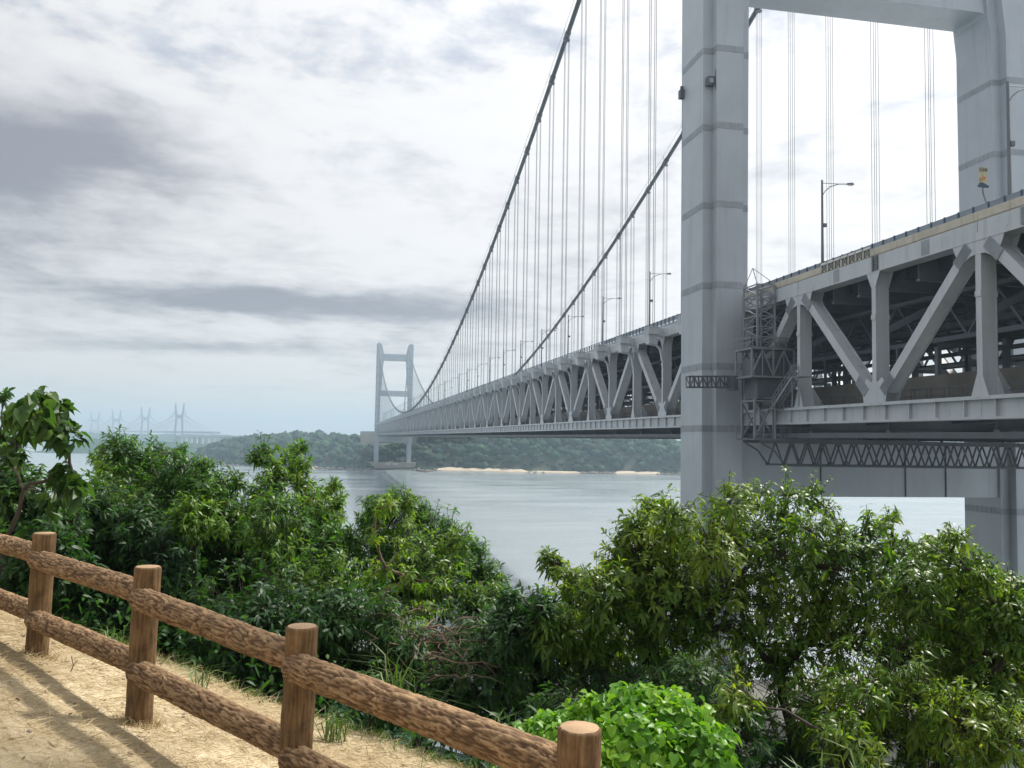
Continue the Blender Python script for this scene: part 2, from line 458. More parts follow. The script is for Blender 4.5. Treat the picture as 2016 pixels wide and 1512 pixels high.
# ---- truss members (shared meshes, one object each)
HXC = 0.62                                  # half width of the members across the deck
CD = 1.36                                   # upper chord depth
mb = MB(); mb.box(-HXC, HXC, 0.03, PN-0.03, -CD, 0); mb.box(-HXC-.06, HXC+.06, 0.03, PN-0.03, -CD-.03, -CD+.07)
mb.box(-HXC-.03, HXC+.03, PN*0.42, PN*0.42+0.9, -CD+.1, -.1, 1)
upper = mb.mesh('upper_chord', [M['paint'], M['splice']])
mb = MB(); mb.box(-HXC-0.28, HXC+0.28, 0.01, PN-0.01, -0.26, 0); mb.box(-HXC+.1, HXC-.1, 0.02, PN-0.02, -1.45, -0.26)
mb.box(-HXC-.1, HXC+.1, 0.02, PN-0.02, -1.62, -1.45)
for i in range(4):
    y = PN*(i+0.5)/4; mb.box(-HXC-.12, HXC+.12, y-.05, y+.05, -1.45, -0.26)
lower = mb.mesh('lower_chord', [M['paint']])
vz0, vz1 = ZL-0.01, ZT-CD
def vertical_mesh(foot):
    mb = MB(); hy = 0.28
    mb.box(-HXC, -HXC+.06, -hy, hy, vz0, vz1); mb.box(HXC-.06, HXC, -hy, hy, vz0, vz1)
    mb.box(-HXC+.06, HXC-.06, -.22, -.16, vz0, vz1); mb.box(-HXC+.06, HXC-.06, .16, .22, vz0, vz1)
    if foot:   # splayed foot, flared head
        for x0, x1 in ((-HXC-.03, -HXC), (HXC, HXC+.03)):
            mb.prism([(-0.85, vz0),(0.85, vz0),(hy, vz0+1.5),(-hy, vz0+1.5)], 'x', x0, x1)
    else:
        for x0, x1 in ((-HXC-.03, -HXC), (HXC, HXC+.03)):
            mb.prism([(-0.95, vz1+.03),(0.95, vz1+.03),(hy, vz1-1.3),(-hy, vz1-1.3)], 'x', x0, x1)
    mb.prism([(HXC, vz0),(HXC+1.6, vz0),(HXC+.2, vz0+2.0),(HXC, vz0+2.0)], 'y', -.05, .05)
    mb.prism([(HXC, vz1),(HXC+1.2, vz1),(HXC+.5, vz1-.8),(HXC+.2, vz1-1.4),(HXC, vz1-1.8)], 'y', -.05, .05)
    for x in (-HXC-.07, HXC+.01): mb.box(x, x+.06, -hy-.03, hy+.03, ZL+7.0, ZL+7.4)
    return mb.mesh('vertical', M['paint'])
vert_u, vert_l = vertical_mesh(True), vertical_mesh(False)
def diagonal_mesh(sg):
    """from a lower node up to the upper node one panel away in direction sg"""
    mb = MB()
    a = Vector((0, 0, ZL-.2)); b = Vector((0, sg*PN, ZT-.75)); d = (b-a).normalized()
    p = a+d*1.7; q = b-d*1.5
    nrm = Vector((1,0,0)).cross(d).normalized()
    for t in (-1, 1):       # flanges = side plates of the box
        mb.bar(p+Vector((t*(HXC-.04),0,0)), q+Vector((t*(HXC-.04),0,0)), .07, .80, up=nrm)
    mb.bar(p+nrm*.3, q+nrm*.3, 2*HXC-.16, .05, up=nrm); mb.bar(p-nrm*.3, q-nrm*.3, 2*HXC-.16, .05, up=nrm)
    for x in (-HXC-.045, HXC+.045):
        mb.bar(a+d*1.55+Vector((x,0,0)), a+d*3.3+Vector((x,0,0)), .05, .92, up=nrm, mi=1)
        mb.bar(b-d*1.25+Vector((x,0,0)), b-d*3.0+Vector((x,0,0)), .05, .92, up=nrm, mi=1)
        for i in range(-4, 5):
            o = nrm*(i*.095)+Vector((x*1.06,0,0))
            mb.bar(a+d*1.6+o, a+d*3.25+o, .03, .03, up=nrm, mi=1); mb.bar(b-d*1.3+o, b-d*2.95+o, .03, .03, up=nrm, mi=1)
    return mb.mesh('diagonal', [M['paint'], M['splice']])
diag = {1: diagonal_mesh(1), -1: diagonal_mesh(-1)}
def gusset_mesh(upper_):
    mb = MB()
    for x0, x1 in ((-HXC-.02, -HXC), (HXC, HXC+.02)):
        if upper_:
            z = ZT-CD+.02
            mb.prism([(-2.9, z+.55),(2.9, z+.55),(2.55, z-.05),(2.3, z-.6),(1.75,z-1.55),(.75, z-1.05),(.3,z-1.0),(-.3,z-1.0),(-.75, z-1.05),(-1.75,z-1.55),(-2.3,z-.6),(-2.55,z-.05)], 'x', x0, x1)
        else:
            z = ZL
            mb.prism([(-1.5, z),(1.5, z),(1.75, z+1.1),(1.1, z+2.1),(.5, z+1.75),(-.5, z+1.75),(-1.1, z+2.1),(-1.75, z+1.1)], 'x', x0, x1)
    if upper_: mb.box(-HXC, HXC, -1.6, -1.55, ZT-CD-1.2, ZT-CD); mb.box(-HXC, HXC, 1.55, 1.6, ZT-CD-1.2, ZT-CD)
    return mb.mesh('gusset', M['paint'])
guss = {True: gusset_mesh(True), False: gusset_mesh(False)}
def outrigger_mesh(sg):
    """bracket carrying the hanger sockets outside the chord; sg = -1 towards the camera side"""
    mb = MB(); T = ZT-.08
    mb.prism([(sg*HXC, T-.1),(sg*1.75, T-.1),(sg*1.75, T-1.2),(sg*HXC, T-1.3)], 'y', -.42, .42)
    xa, xb = sorted((sg*1.62, sg*3.0))
    mb.box(xa, xb, -1.0, 1.0, T-.95, T-.05); mb.box(xa-.08, xb+.08, -1.1, 1.1, T-.05, T+.03)
    mb.box(xa-.08, xb+.08, -1.1, 1.1, T-1.03, T-.95)
    mb.prism([(sg*1.62, T-1.03),(sg*3.0, T-1.03),(sg*2.8, T-2.3),(sg*1.62, T-2.5)], 'y', -.8, .8)
    for y in (-.62, 0, .62): mb.box(xa-.05, xb+.05, y-.06, y+.06, T-.93, T-.07)
    pts = [(sg*2.4, T-2.32),(sg*1.5, T-2.45),(sg*1.0, T-2.9),(sg*.8, T-3.6),(sg*.66, T-4.6)]
    poly = pts+[(sg*.62, T-4.6),(sg*.62, T-1.4)]
    for i in range(4):
        p, q = pts[i], pts[i+1]; mb.bar((p[0], 0, p[1]), (q[0], 0, q[1]), .42, .24)
    return mb.mesh('outrigger', M['paint'])
outr = {s: outrigger_mesh(s) for s in (-1, 1)}
def floor_frame_mesh():
    """cross frame at each panel point: top beam, lower beam, knee struts, railway stringer brackets"""
    mb = MB(); a, b = HXC, XF-HXC
    mb.box(a, b, -.3, .3, ZT-2.9, ZT-2.75); mb.box(a, b, -.05, .05, ZT-2.75, ZT-.75); mb.box(a, b, -.3, .3, ZT-.75, ZT-.62)
    mb.box(a, b, -.3, .3, ZL-2.5, ZL-2.3); mb.box(a, b, -.05, .05, ZL-2.3, ZL-.4); mb.box(a, b, -.3, .3, ZL-.4, ZL-.25)
    for s, x in ((1, a), (-1, b)):
        mb.bar((x+s*.1, 0, ZT-6.2), (x+s*6.8, 0, ZT-2.9), .5, .42, up=(0,1,0))
        mb.bar((x+s*6.8, 0, ZT-2.9), (x+s*11.5, 0, ZT-6.0), .4, .35, up=(0,1,0))
        mb.bar((x+s*11.5, 0, ZL), (x+s*11.5, 0, ZT-2.9), .42, .5, up=(0,1,0))
        mb.box(*sorted((x+s*4.6, x+s*5.0)), -.2, .2, ZL-.25, ZL+5.2)
        mb.box(*sorted((x+s*4.6, x+s*11.5)), -.18, .18, ZL+4.9, ZL+5.3)
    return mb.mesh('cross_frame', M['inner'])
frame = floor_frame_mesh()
for k in range(KMIN, KMAX+1):
    y = NY(k); up_ = (k % 2 != 0)
    for X in (0.0, XF):
        link('upper_chord', upper, bridge, (X, y, ZT)); link('lower_chord', lower, bridge, (X, y, ZL))
        link('vertical', vert_u if up_ else vert_l, bridge, (X, y, 0))
        link('gusset', guss[up_], bridge, (X, y, 0))
        if not up_:
            link('diagonal', diag[1], bridge, (X, y, 0)); link('diagonal', diag[-1], bridge, (X, y, 0))
    link('cross_frame', frame, bridge, (0, y, 0))
    if -1 <= k <= 74:
        link('outrigger', outr[-1], bridge, (0, y, 0)); link('outrigger', outr[1], bridge, (XF, y, 0))

# ---- decks
YA, YB = NY(KMIN)-6, NY(KMAX)+PN
mb = MB(); mb.box(0.9, XF-0.9, YA, YB, ZT-.55, ZT+.05)
for x in np.arange(2.5, XF-1, 2.3): mb.box(x-.05, x+.05, YA, YB, ZT-1.75, ZT-.55); mb.box(x-.2, x+.2, YA, YB, ZT-1.82, ZT-1.75)
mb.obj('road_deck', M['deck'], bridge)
mb = MB(); mb.box(1.0, 14.2, YA, YB, ZT+.055, ZT+.12); mb.box(16.1, XF-1.0, YA, YB, ZT+.055, ZT+.12); mb.obj('carriageway', M['asphalt'], bridge)
mb = MB()
for x0, x1 in ((5.6, 13.2), (17.1, 24.7)):
    mb.box(x0, x1, YA, YB, ZL-.15, ZL+.35)
    for x in (x0+1.2, x0+2.6, x0+5.0, x0+6.4): mb.box(x-.2, x+.2, YA, YB, ZL-1.6, ZL-.15); mb.box(x-.06,x+.06,YA,YB,ZL+.35,ZL+.5)
for x in (1.2, 3.3, 14.0, 16.3, 27.0, 29.1): mb.box(x-.15, x+.15, YA, YB, ZL-2.9, ZL-2.6)
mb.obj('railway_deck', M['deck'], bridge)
mb = MB()
for x in (5.2, 24.9): mb.box(x, x+.2, YA, YB, ZL+.36, ZL+2.5)
mb.obj('track_wall', M['wall'], bridge)
# inspection walkways with railings, inside the near truss
def railing(mb, pts, h=1.1, step=2.0, t=.05, rails=(0.55, 1.1)):
    for p, q in zip(pts[:-1], pts[1:]):
        p, q = Vector(p), Vector(q); L_ = (q-p).length; n = max(1, round(L_/step))
        for i in range(n+1):
            a = p.lerp(q, i/n); mb.bar(a, a+Vector((0,0,h)), t, t)
        for z in rails: mb.bar(p+Vector((0,0,z)), q+Vector((0,0,z)), t, t)
for x, z, nm in ((9.2, ZT-5.0, 'upper'), (2.2, ZL-.05, 'lower')):
    mb = MB(); mb.box(x-.5, x+.5, YA, YB, z-.12, z); mb.box(x-.56,x-.5,YA,YB,z-.45,z+.05); mb.box(x+.5,x+.56,YA,YB,z-.45,z+.05)
    railing(mb, [(x-.5, YA, z), (x-.5, 300, z)], step=2.04); railing(mb, [(x+.5, YA, z), (x+.5, 120, z)], step=2.04)
    for k in range(KMIN, KMAX):
        mb.bar((x, NY(k), z), (x, NY(k), z+1.6 if z > 45 else z-.4), .12, .12)
    mb.obj('inspection_walkway', M['dark'], bridge)
# cable trays and pipes under the road deck
mb = MB()
for x, z, r in ((3.4, ZT-3.6, .18), (4.1, ZT-3.6, .12), (27.0, ZT-3.5, .2)): mb.tube([(x, YA, z), (x, YB, z)], r, 6)
mb.box(12.6, 13.4, YA, YB, ZT-6.5, ZT-6.3); mb.box(16.9, 17.7, YA, YB, ZT-6.5, ZT-6.3)
mb.obj('service_pipe', M['dark'], bridge)
mb = MB()
for k in range(KMIN, KMAX):   # bottom lateral bracing
    s = 1 if k % 2 else -1
    mb.bar((.7 if s > 0 else 15.1, NY(k), ZL-1.2), (15.1 if s > 0 else .7, NY(k+1), ZL-1.2), .35, .35)
    mb.bar((XF-.7 if s > 0 else 15.1, NY(k), ZL-1.2), (15.1 if s > 0 else XF-.7, NY(k+1), ZL-1.2), .35, .35)
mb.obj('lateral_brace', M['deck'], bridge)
mb = MB()
for x in (-.1, 1.5, 12.0, 18.3, 28.8, 30.4): mb.box(x-.1, x+.1, YA, YB, ZL-2.95, ZL-2.5)
mb.obj('traveller_rail', M['dark'], bridge)

# intermediate floor beams, inner longitudinal trusses and the overhead-line level over the tracks
mb = MB(); a_, b_ = HXC, XF-HXC
mb.box(a_, b_, -.04, .04, ZT-2.6, ZT-.62); mb.box(a_, b_, -.22, .22, ZT-2.75, ZT-2.6)
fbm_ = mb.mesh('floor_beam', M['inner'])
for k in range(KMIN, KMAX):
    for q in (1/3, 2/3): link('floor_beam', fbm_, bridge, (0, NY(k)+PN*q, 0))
for x in (5.9, 15.1, 24.3):
    mb = MB(); mb.box(x-.18, x+.18, YA, YB, ZT-3.2, ZT-2.95)
    mb.box(x-.15, x+.15, YA, YB, ZL+5.35, ZL+5.75)
    for k in range(KMIN, KMAX):
        y = NY(k)
        for i in range(4):
            mb.bar((x, y+PN*i/4, ZL+5.6 if i%2 else ZT-3.0), (x, y+PN*(i+1)/4, ZT-3.0 if i%2 else ZL+5.6), .16, .2)
        mb.bar((x, y+PN/2, ZL+.3), (x, y+PN/2, ZL+5.5), .22, .25)
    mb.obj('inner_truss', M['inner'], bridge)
mb = MB()
for x0, x1 in ((6.2, 9.2), (21.0, 24.0)): mb.box(x0, x1, YA, YB, ZT-6.9, ZT-6.75)
mb.box(13.2, 17.0, YA, YB, ZL+.1, ZL+.3)
mb.obj('maintenance_floor', M['deck'], bridge)

# ---- kerb, parapet posts and panels
PS = PN/8
near_i = [i for i in range(-60, 140)]
kerb_m = MB(); kerb_m.box(-.52, .95, .015, PS*2-.015, 0.06, .72); kerb_m.box(-.58,-.52,.015,PS*2-.015,.1,.66); kerb_me = kerb_m.mesh('kerb_block', M['kerb']); 
kerb_m = MB(); kerb_m.box(-.40, .95, .015, PS*2-.015, 0.06, .34); kerb_g = kerb_m.mesh('kerb_block', M['splice'])
post_m = MB(); post_m.box(.26, .42, -.06, .06, .1, 1.48); post_me = post_m.mesh('parapet_post', M['navy'])
pan_m = MB(); pan_m.box(.33, .36, .08, PS-.08, .80, 1.40); pan_m.box(.31,.38,.0,PS,1.38,1.44); pan_m.box(.31,.38,0,PS,.66,.72); pan_me = pan_m.mesh('parapet_panel', M['panel'])
for i in range(-60, 140):
    link('parapet_post', post_me, bridge, (0, Y0N+i*PS, ZT)); 
for i in range(-60, 20):       # solid wind panels by the tower and along the side span
    link('parapet_panel', pan_me, bridge, (0, Y0N+i*PS, ZT))
for i in range(-60, 140, 2): link('kerb_block', kerb_me if i < -12 else kerb_g, bridge, (0, Y0N+i*PS, ZT))
mb = MB(); y1 = Y0N+140*PS; y2 = Y0N+20*PS
mb.box(-.40, .95, y1, YB, ZT+.06, ZT+.30)
for z in (.85, 1.15, 1.44): mb.box(.31, .38, y2, YB, ZT+z-.04, ZT+z+.04)
for i in range(140, 590): mb.box(.28, .40, Y0N+i*PS-.05, Y0N+i*PS+.05, ZT+.6, ZT+1.45)
mb.obj('parapet', M['panel'], bridge)
mb = MB(); mb.box(XF-.95, XF+.52, YA, YB, ZT+.06, ZT+.72)
for z in (.85, 1.15, 1.44): mb.box(XF-.38, XF-.31, YA, YB, ZT+z-.04, ZT+z+.04)
for i in range(-60, 300): mb.box(XF-.40, XF-.28, Y0N+i*PS-.05, Y0N+i*PS+.05, ZT+.6, ZT+1.45)
mb.box(14.4, 15.9, YA, YB, ZT+.05, ZT+.9)
mb.obj('parapet', M['panel'], bridge); 
# louvred ventilation panel on the chord by the right edge
mb = MB(); mb.box(-HXC-.08, -HXC-.01, -50.6, -44.6, ZT-1.25, ZT-.05)
for z in np.arange(ZT-1.2, ZT-.05, .13): mb.box(-HXC-.14, -HXC-.08, -50.6, -44.6, z, z+.07)
mb.obj('louvre_panel', M['splice'], bridge)
# expansion joint hardware on the chord
mb = MB(); mb.box(-HXC-.1, -HXC-.01, -28.95, -28.75, ZT-1.3, ZT-.02); mb.box(-HXC-.1, -HXC-.01, -28.35, -28.15, ZT-1.3, ZT-.02)
for z in np.arange(ZT-1.25, ZT-.1, .22): mb.box(-HXC-.14, -HXC-.02, -28.75, -28.35, z, z+.06)
mb.obj('joint_clamp', M['dark'], bridge)
# white-topped junction boxes in a row on the kerb
bx = MB(); bx.box(-.66, -.56, -.42, .42, .78, .95); bx.box(-.72,-.52,-.36,.36,.72,.78)
for y in (-.33, .33):
    bx.bar((-.6, y, .1), (-.6, y, .8), .07, .07, mi=1); bx.bar((-.6, y, .1), (-.6, -y, .75), .05, .05, mi=1)
bxm = bx.mesh('junction_box', [M['white'], M['dark']])
for i in range(7): link('junction_box', bxm, bridge, (0, -20.6-i*1.12, ZT))

# ---- street lamps on the near parapet
def make_lamp():
    t = empty('street_lamp', (0, 0, 0))
    mb = MB(); mb.tube([(0,0,0),(0,0,4.2),(0,0,10.2)], [.17,.13,.10], 8); mb.box(-.2,.2,-.2,.2,0,.5); mb.obj('pole', M['lamp'], t)
    mb = MB(); mb.tube([(0,0,9.9),(1.8,0,9.95)], .035, 5); mb.tube([(0,0,8.6),(.35,0,9.15),(.9,0,9.6),(1.8,0,9.93),(2.9,0,10.02)], .045, 5); mb.obj('arm', M['lamp'], t)
    mb = MB(); mb.add([(2.7,-.13,9.97),(3.45,-.17,9.99),(3.5,.17,9.99),(2.7,.13,9.97),(2.75,-.1,10.1),(3.3,-.13,10.16),(3.3,.13,10.16),(2.75,.1,10.1)],[(0,3,2,1),(4,5,6,7),(0,1,5,4),(1,2,6,5),(2,3,7,6),(3,0,4,7)])
    h = mb.obj('lamp_head', M['lamp'], t)
    mb = MB(); mb.box(2.85,3.35,-.1,.1,9.90,9.965); mb.obj('lens', M['glass'], h)
    mb = MB(); mb.box(.08,.42,-.14,.14,5.5,5.85); mb.box(-.02,.1,-.05,.05,5.6,5.7); mb.obj('junction_box', M['lamp'], t)
    return t
lamp0 = make_lamp()
lab = {-1: 'steel street lamp cut by the right edge, in front of the right tower leg',
       0: 'steel street lamp standing alone in the tower opening, its head over the parapet',
       1: 'street lamp hidden behind the near tower leg',
       2: 'tall street lamp closest to the left side of the near tower leg'}
ORD = 'second third fourth fifth sixth seventh eighth ninth tenth eleventh twelfth thirteenth fourteenth'.split()
for i, w in enumerate(ORD): lab[3+i] = w+' street lamp left of the near tower leg, counted towards the far tower'
lampY = -16.24
for j in range(-1, 38):
    o = lamp0 if j == -1 else dup_tree(lamp0)
    o.location = (1.85, lampY+2*j*PN, ZT+.06)
    tag(o, lab.get(j, 'tiny street lamp on the deck towards the far tower'), 'street lamp', 'street lamps along the near parapet of the bridge')
# ---- small road sign on a bent post
sg = empty('road_sign', (0.62, -40.0, ZT+1.0)); tag(sg, 'small pale yellow picture sign on a bent post above the parapet', 'sign')
mb = MB(); mb.tube([(0,0,-.2),(0,0,.4),(-.22,-.02,.9),(-.36,-.04,1.3),(-.36,-.04,1.75)], .05, 6); mb.obj('post', M['lamp'], sg)
mb = MB(); mb.box(-.70,.02,-.075,-.04,1.72,3.1); brd = mb.obj('board', M['yellow'], sg)
mb = MB(); mb.box(-.78,.06,-.14,-.035,1.62,1.78); mb.obj('tray', M['navy'], sg)
mb = MB()   # print on the board: a row of dark characters, a small figure, waves
def gl(x, z, strokes):
    for (x0,z0,x1,z1) in strokes: mb.bar((x+x0*.15,-.079,z+z0*.26),(x+x1*.15,-.079,z+z1*.26),.006,.035, up=(0,0,1))
gl(-.68,2.78,[(0,.9,1,.9),(.5,.9,.5,0),(.1,.5,.9,.5),(0,0,1,0)]); gl(-.50,2.78,[(0,1,0,0),(0,1,1,1),(1,1,1,0),(0,.5,1,.5),(0,0,1,0)])
gl(-.33,2.78,[(0,.7,1,.7),(.5,1,.1,0),(.5,.7,1,0)]); gl(-.16,2.78,[(.1,1,.1,0),(.5,1,.5,0),(.9,1,.9,0),(0,.55,1,.55)])
mb.obj('lettering', M['ink'], brd)
mb = MB(); mb.add([(-.55,-.079,2.15),(-.35,-.079,2.05),(-.12,-.079,2.3),(-.10,-.079,2.42),(-.45,-.079,2.42)],[(0,1,2,3,4)]); mb.obj('picture', M['orange'], brd)
mb = MB(); mb.add([(-.68,-.078,2.1),(-.50,-.078,2.0),(-.60,-.078,2.42)],[(0,1,2)]); mb.add([(-.42,-.078,2.45),(-.34,-.078,2.45),(-.36,-.078,2.65)],[(0,1,2)]); mb.obj('picture', M['green'], brd)
mb = MB(); mb.add([(-.69,-.078,1.8),(-.0,-.078,1.8),(-.2,-.078,1.92),(-.45,-.078,2.0),(-.69,-.078,1.94)],[(0,1,2,3,4)]); mb.obj('picture', M['navy'], brd)

# ================================================================== inspection gantry under the deck and its lift mast
gan = empty('inspection_gantry', (0, -10, 0)); tag(gan, 'dark steel inspection gantry hung under the deck beside the near tower', 'gantry')
D = M['dark']
def lattice(mb, p0, p1, w, h, n, t=.12, updir=(0,0,1), faces=4, pattern='x'):
    """four-chord lattice girder from p0 to p1"""
    p0, p1 = Vector(p0), Vector(p1); d = (p1-p0).normalized(); u = Vector(updir); a = d.cross(u).normalized()
    b = a.cross(d).normalized()
    cs = [(-w/2,-h/2),(w/2,-h/2),(w/2,h/2),(-w/2,h/2)]
    P = lambda c, s: p0.lerp(p1, s)+a*c[0]+b*c[1]
    for c in cs: mb.bar(P(c,0), P(c,1), t*1.25, t*1.25)
    for i in range(n):
        for j in range(4):
            c, e = cs[j], cs[(j+1)%4]
            mb.bar(P(c,i/n), P(e,i/n), t*.75, t*.75)
            if pattern == 'x': 
                mb.bar(P(c,i/n), P(e,(i+1)/n), t*.7, t*.7)
            else:
                if i % 2: mb.bar(P(c,i/n), P(e,(i+1)/n), t*.7, t*.7)
                else: mb.bar(P(e,i/n), P(c,(i+1)/n), t*.7, t*.7)
    for j in range(4): mb.bar(P(cs[j],1), P(cs[(j+1)%4],1), t*.75, t*.75)
# two Warren girders running across below the deck
GX0, GX1 = -2.6, 36.0
for yy in (-1.7, 1.9):
    mb = MB(); zt_, zb_ = 38.05, 35.65
    mb.bar((GX0, yy, zt_), (GX1, yy, zt_), .2, .3); mb.bar((GX0+2.6, yy, zb_), (GX1, yy, zb_), .16, .2)
    mb.bar((GX0, yy, zt_), (GX0+1.7, yy, 37.1), .12, .14); mb.bar((GX0+1.7, yy, 37.1), (GX0+2.8, yy, zb_), .12, .14)
    n = 20; st = (GX1-GX0-2.8)/n
    for i in range(n):
        x = GX0+2.8+i*st
        mb.bar((x, yy, zb_), (x+st/2, yy, zt_), .13, .13); mb.bar((x+st/2, yy, zt_), (x+st, yy, zb_), .13, .13)
        mb.box(x-.18, x+.18, yy-.06, yy+.06, zb_, zb_+.22)
    mb.obj('girder', D, gan)
mb = MB()
for i in range(0, 21):
    x = GX0+2.8+i*st; mb.bar((x, -1.7, zb_), (x, 1.9, zb_), .1, .1)
    if i < 20: mb.bar((x, -1.7, zb_), (x+st, 1.9, zb_), .07, .07)
mb.obj('bracing', D, gan)
mb = MB(); mb.box(GX0-.6, GX1, -2.1, 2.3, 38.2, 38.34); mb.box(GX0-.7, 3.2, -2.2, -2.1, 38.15, 38.42); mb.obj('platform', M['dark'], gan)
mb = MB(); railing(mb, [(GX0-.6, -2.05, 38.34), (3.4, -2.05, 38.34)], step=1.0, t=.06, rails=(.4,.8,1.15)); railing(mb, [(3.4,-2.05,38.34),(GX1,-2.05,38.34)], step=2.4, t=.05)
railing(mb, [(GX0-.6, 2.2, 38.34), (GX1, 2.2, 38.34)], step=2.4, t=.05); mb.obj('railing', M['ladder'], gan)
for x in (1.5, 12.0, 18.3, 28.8):     # hangers up to the traveller rails
    mb = MB()
    for yy in (-1.7, 1.9): mb.bar((x, yy, 38.2), (x, yy, ZL-2.7), .2, .2)
    mb.box(x-.3, x+.3, -2.1, 2.3, ZL-2.95, ZL-2.6); mb.obj('suspension_post', D, gan)
# lift mast beside the truss (in front of the tower leg)
mx0, mx1, my0, my1 = -2.75, 0.2-1.0, -1.6, 1.4
mb = MB(); z0, z1 = 47.7, 54.2; nst = 6
for x in (mx0, mx1):
    for y in (my0, my1): mb.bar((x, y, z0), (x, y, z1), .17, .17)
xs = (mx0+mx1)/2
for i in range(nst+1):
    z = z0+(z1-z0)*i/nst
    for y in (my0, my1): mb.bar((mx0, y, z), (mx1, y, z), .11, .11)
    for x in (mx0, mx1): mb.bar((x, my0, z), (x, my1, z), .11, .11)
    if i < nst:
        zn = z0+(z1-z0)*(i+1)/nst
        for y in (my0, my1):
            mb.bar((mx0 if i%2 else mx1, y, z), (mx1 if i%2 else mx0, y, zn), .09, .09)
        for x in (mx0, mx1): mb.bar((x, my0 if i%2 else my1, z), (x, my1 if i%2 else my0, zn), .09, .09)
mb.bar((mx0, my0, z1), (mx0-.5, my0, z1+1.6), .06,.06); mb.bar((mx0-.5,my0,z1+1.6),(mx1,my0,z1+.1),.05,.05); mb.bar((mx0,my1,z1),(mx0-.5,my0,z1+1.6),.05,.05)
for x in (mx0+.35, mx0+.7): mb.bar((x, my0+.4, z0), (x, my0+.4, z1), .05, .05)
for i in range(24): z = z0+(z1-z0)*i/24; mb.bar((mx0+.35, my0+.4, z), (mx0+.7, my0+.4, z), .035, .035)
mb.obj('lift_mast', M['ladder'], gan)
mb = MB()     # second, wider bay of the mast tied to the truss
for y in (my0, my1):
    for x in (0.55,): mb.bar((x, y, z0), (x, y, z1-.3), .15, .15)
    for i in range(nst+1):
        z = z0+(z1-.3-z0)*i/nst; mb.bar((mx1, y, z), (.55, y, z), .1, .1)
        if i < nst: mb.bar((mx1 if i%2 else .55, y, z), (.55 if i%2 else mx1, y, z+(z1-.3-z0)/nst), .08, .08)
mb.obj('lift_mast', M['ladder'], gan)
# machinery cabin
mb = MB(); cx0, cx1, cy0, cy1 = -3.6, 1.3, -2.0, 1.8
mb.box(cx0, cx1, cy0, cy1, 47.45, 47.6); mb.box(cx0, cx1, cy0, cy1, 44.55, 44.75)
for x in (cx0+.1, (cx0+cx1)/2, cx1-.1):
    for y in (cy0+.1, cy1-.1): mb.bar((x, y, 44.7), (x, y, 47.5), .16, .16)
for i, (a, b) in enumerate(((cx0+.1,(cx0+cx1)/2), ((cx0+cx1)/2, cx1-.1))):
    for y in (cy0+.1, cy1-.1):
        mb.bar((a, y, 44.8), ((a+b)/2, y, 47.4), .13, .13); mb.bar((b, y, 44.8), ((a+b)/2, y, 47.4), .13, .13); mb.bar(((a+b)/2, y, 44.8), ((a+b)/2, y, 47.4), .08, .08)
railing(mb, [(cx0, cy0, 47.6), (cx1, cy0, 47.6)], step=.9, t=.05); railing(mb, [(cx0, cy0, 47.6), (cx0, cy1, 47.6)], step=.9, t=.05)
mb.obj('cabin_frame', M['ladder'], gan)
mb = MB(); mb.box(cx0+.7, cx1-.4, cy0+.7, cy1-.3, 44.76, 46.6); mb.box(cx0+.9, cx1-.5, cy0+.5, cy1-.4, 42.4, 44.5); mb.obj('cabin_box', M['dark'], gan)
# lower support frame down to the gantry platform
mb = MB()
for x in (-3.0, -0.9):
    for y in (-1.5, 1.3): mb.bar((x, y, 38.3), (x, y, 42.4), .2, .2)
for y in (-1.5, 1.3):
    mb.bar((-3.0, y, 42.2), (-.9, y, 42.2), .15, .15); mb.bar((-3.0, y, 42.1), (-.9, y, 38.4), .14, .14); mb.bar((-.9, y, 42.1), (-3.0, y, 38.4), .12, .12)

for x in (-3.0, -.9): mb.bar((x,-1.5,42.2),(x,1.3,42.2),.15,.15)
mb.obj('support_frame', M['ladder'], gan); mb = MB()
for x in (.2, 1.0): mb.bar((x, -1.6, 38.3), (x, -1.6, 40.6), .13, .13)
mb.bar((.2,-1.6,40.6),(1.0,-1.6,40.6),.13,.13)
for x in (.2, 1.0, 2.2): mb.bar((x, -1.6, 40.6), (x, -1.6, 42.4), .1, .1)
mb.bar((-.9,-1.6,41.2),(2.4,-1.6,41.2),.16,.16); railing(mb, [(-.9,-1.6,41.2),(2.6,-1.6,41.2)], step=.5, t=.045)
mb.obj('support_frame', M['ladder'], gan)
# stair beside the truss up to the lower chord level, with its landings
mb = MB(); A0, A1 = Vector((-1.45, -2.9, 41.4)), Vector((-1.45, -6.9, 44.3))
for dx in (-.38, .38):
    o = Vector((dx, 0, 0)); mb.bar(A0+o, A1+o, .08, .26)
    for z in (.55, 1.05): mb.bar(A0+o+Vector((0,0,z)), A1+o+Vector((0,0,z)), .05, .06)
    for i in range(7): a = (A0+o).lerp(A1+o, i/6); mb.bar(a, a+Vector((0,0,1.05)), .045, .045)
for i in range(15):
    a = A0.lerp(A1, (i+.5)/15); mb.box(a.x-.34, a.x+.34, a.y-.13, a.y+.13, a.z-.02, a.z+.02)
mb.box(-1.9, -.75, -3.6, -1.0, 41.28, 41.38); railing(mb, [(-1.9,-1.0,41.38),(-1.9,-3.6,41.38)], step=.5, t=.045)
mb.box(-1.9, -.75, -8.2, -6.8, 44.2, 44.3); railing(mb, [(-1.9,-6.8,44.3),(-1.9,-8.2,44.3)], step=.5, t=.045)
for y in (-3.5, -1.1): mb.bar((-1.8, y, 38.3), (-1.8, y, 41.3), .11, .11)
for y in (-8.1, -6.9): mb.bar((-.75, y, 44.25), (-.6, y, 44.25), .12, .12); mb.bar((-1.8, y, 41.4), (-1.8, y, 44.2), .1, .1)
mb.obj('stair', M['ladder'], gan)
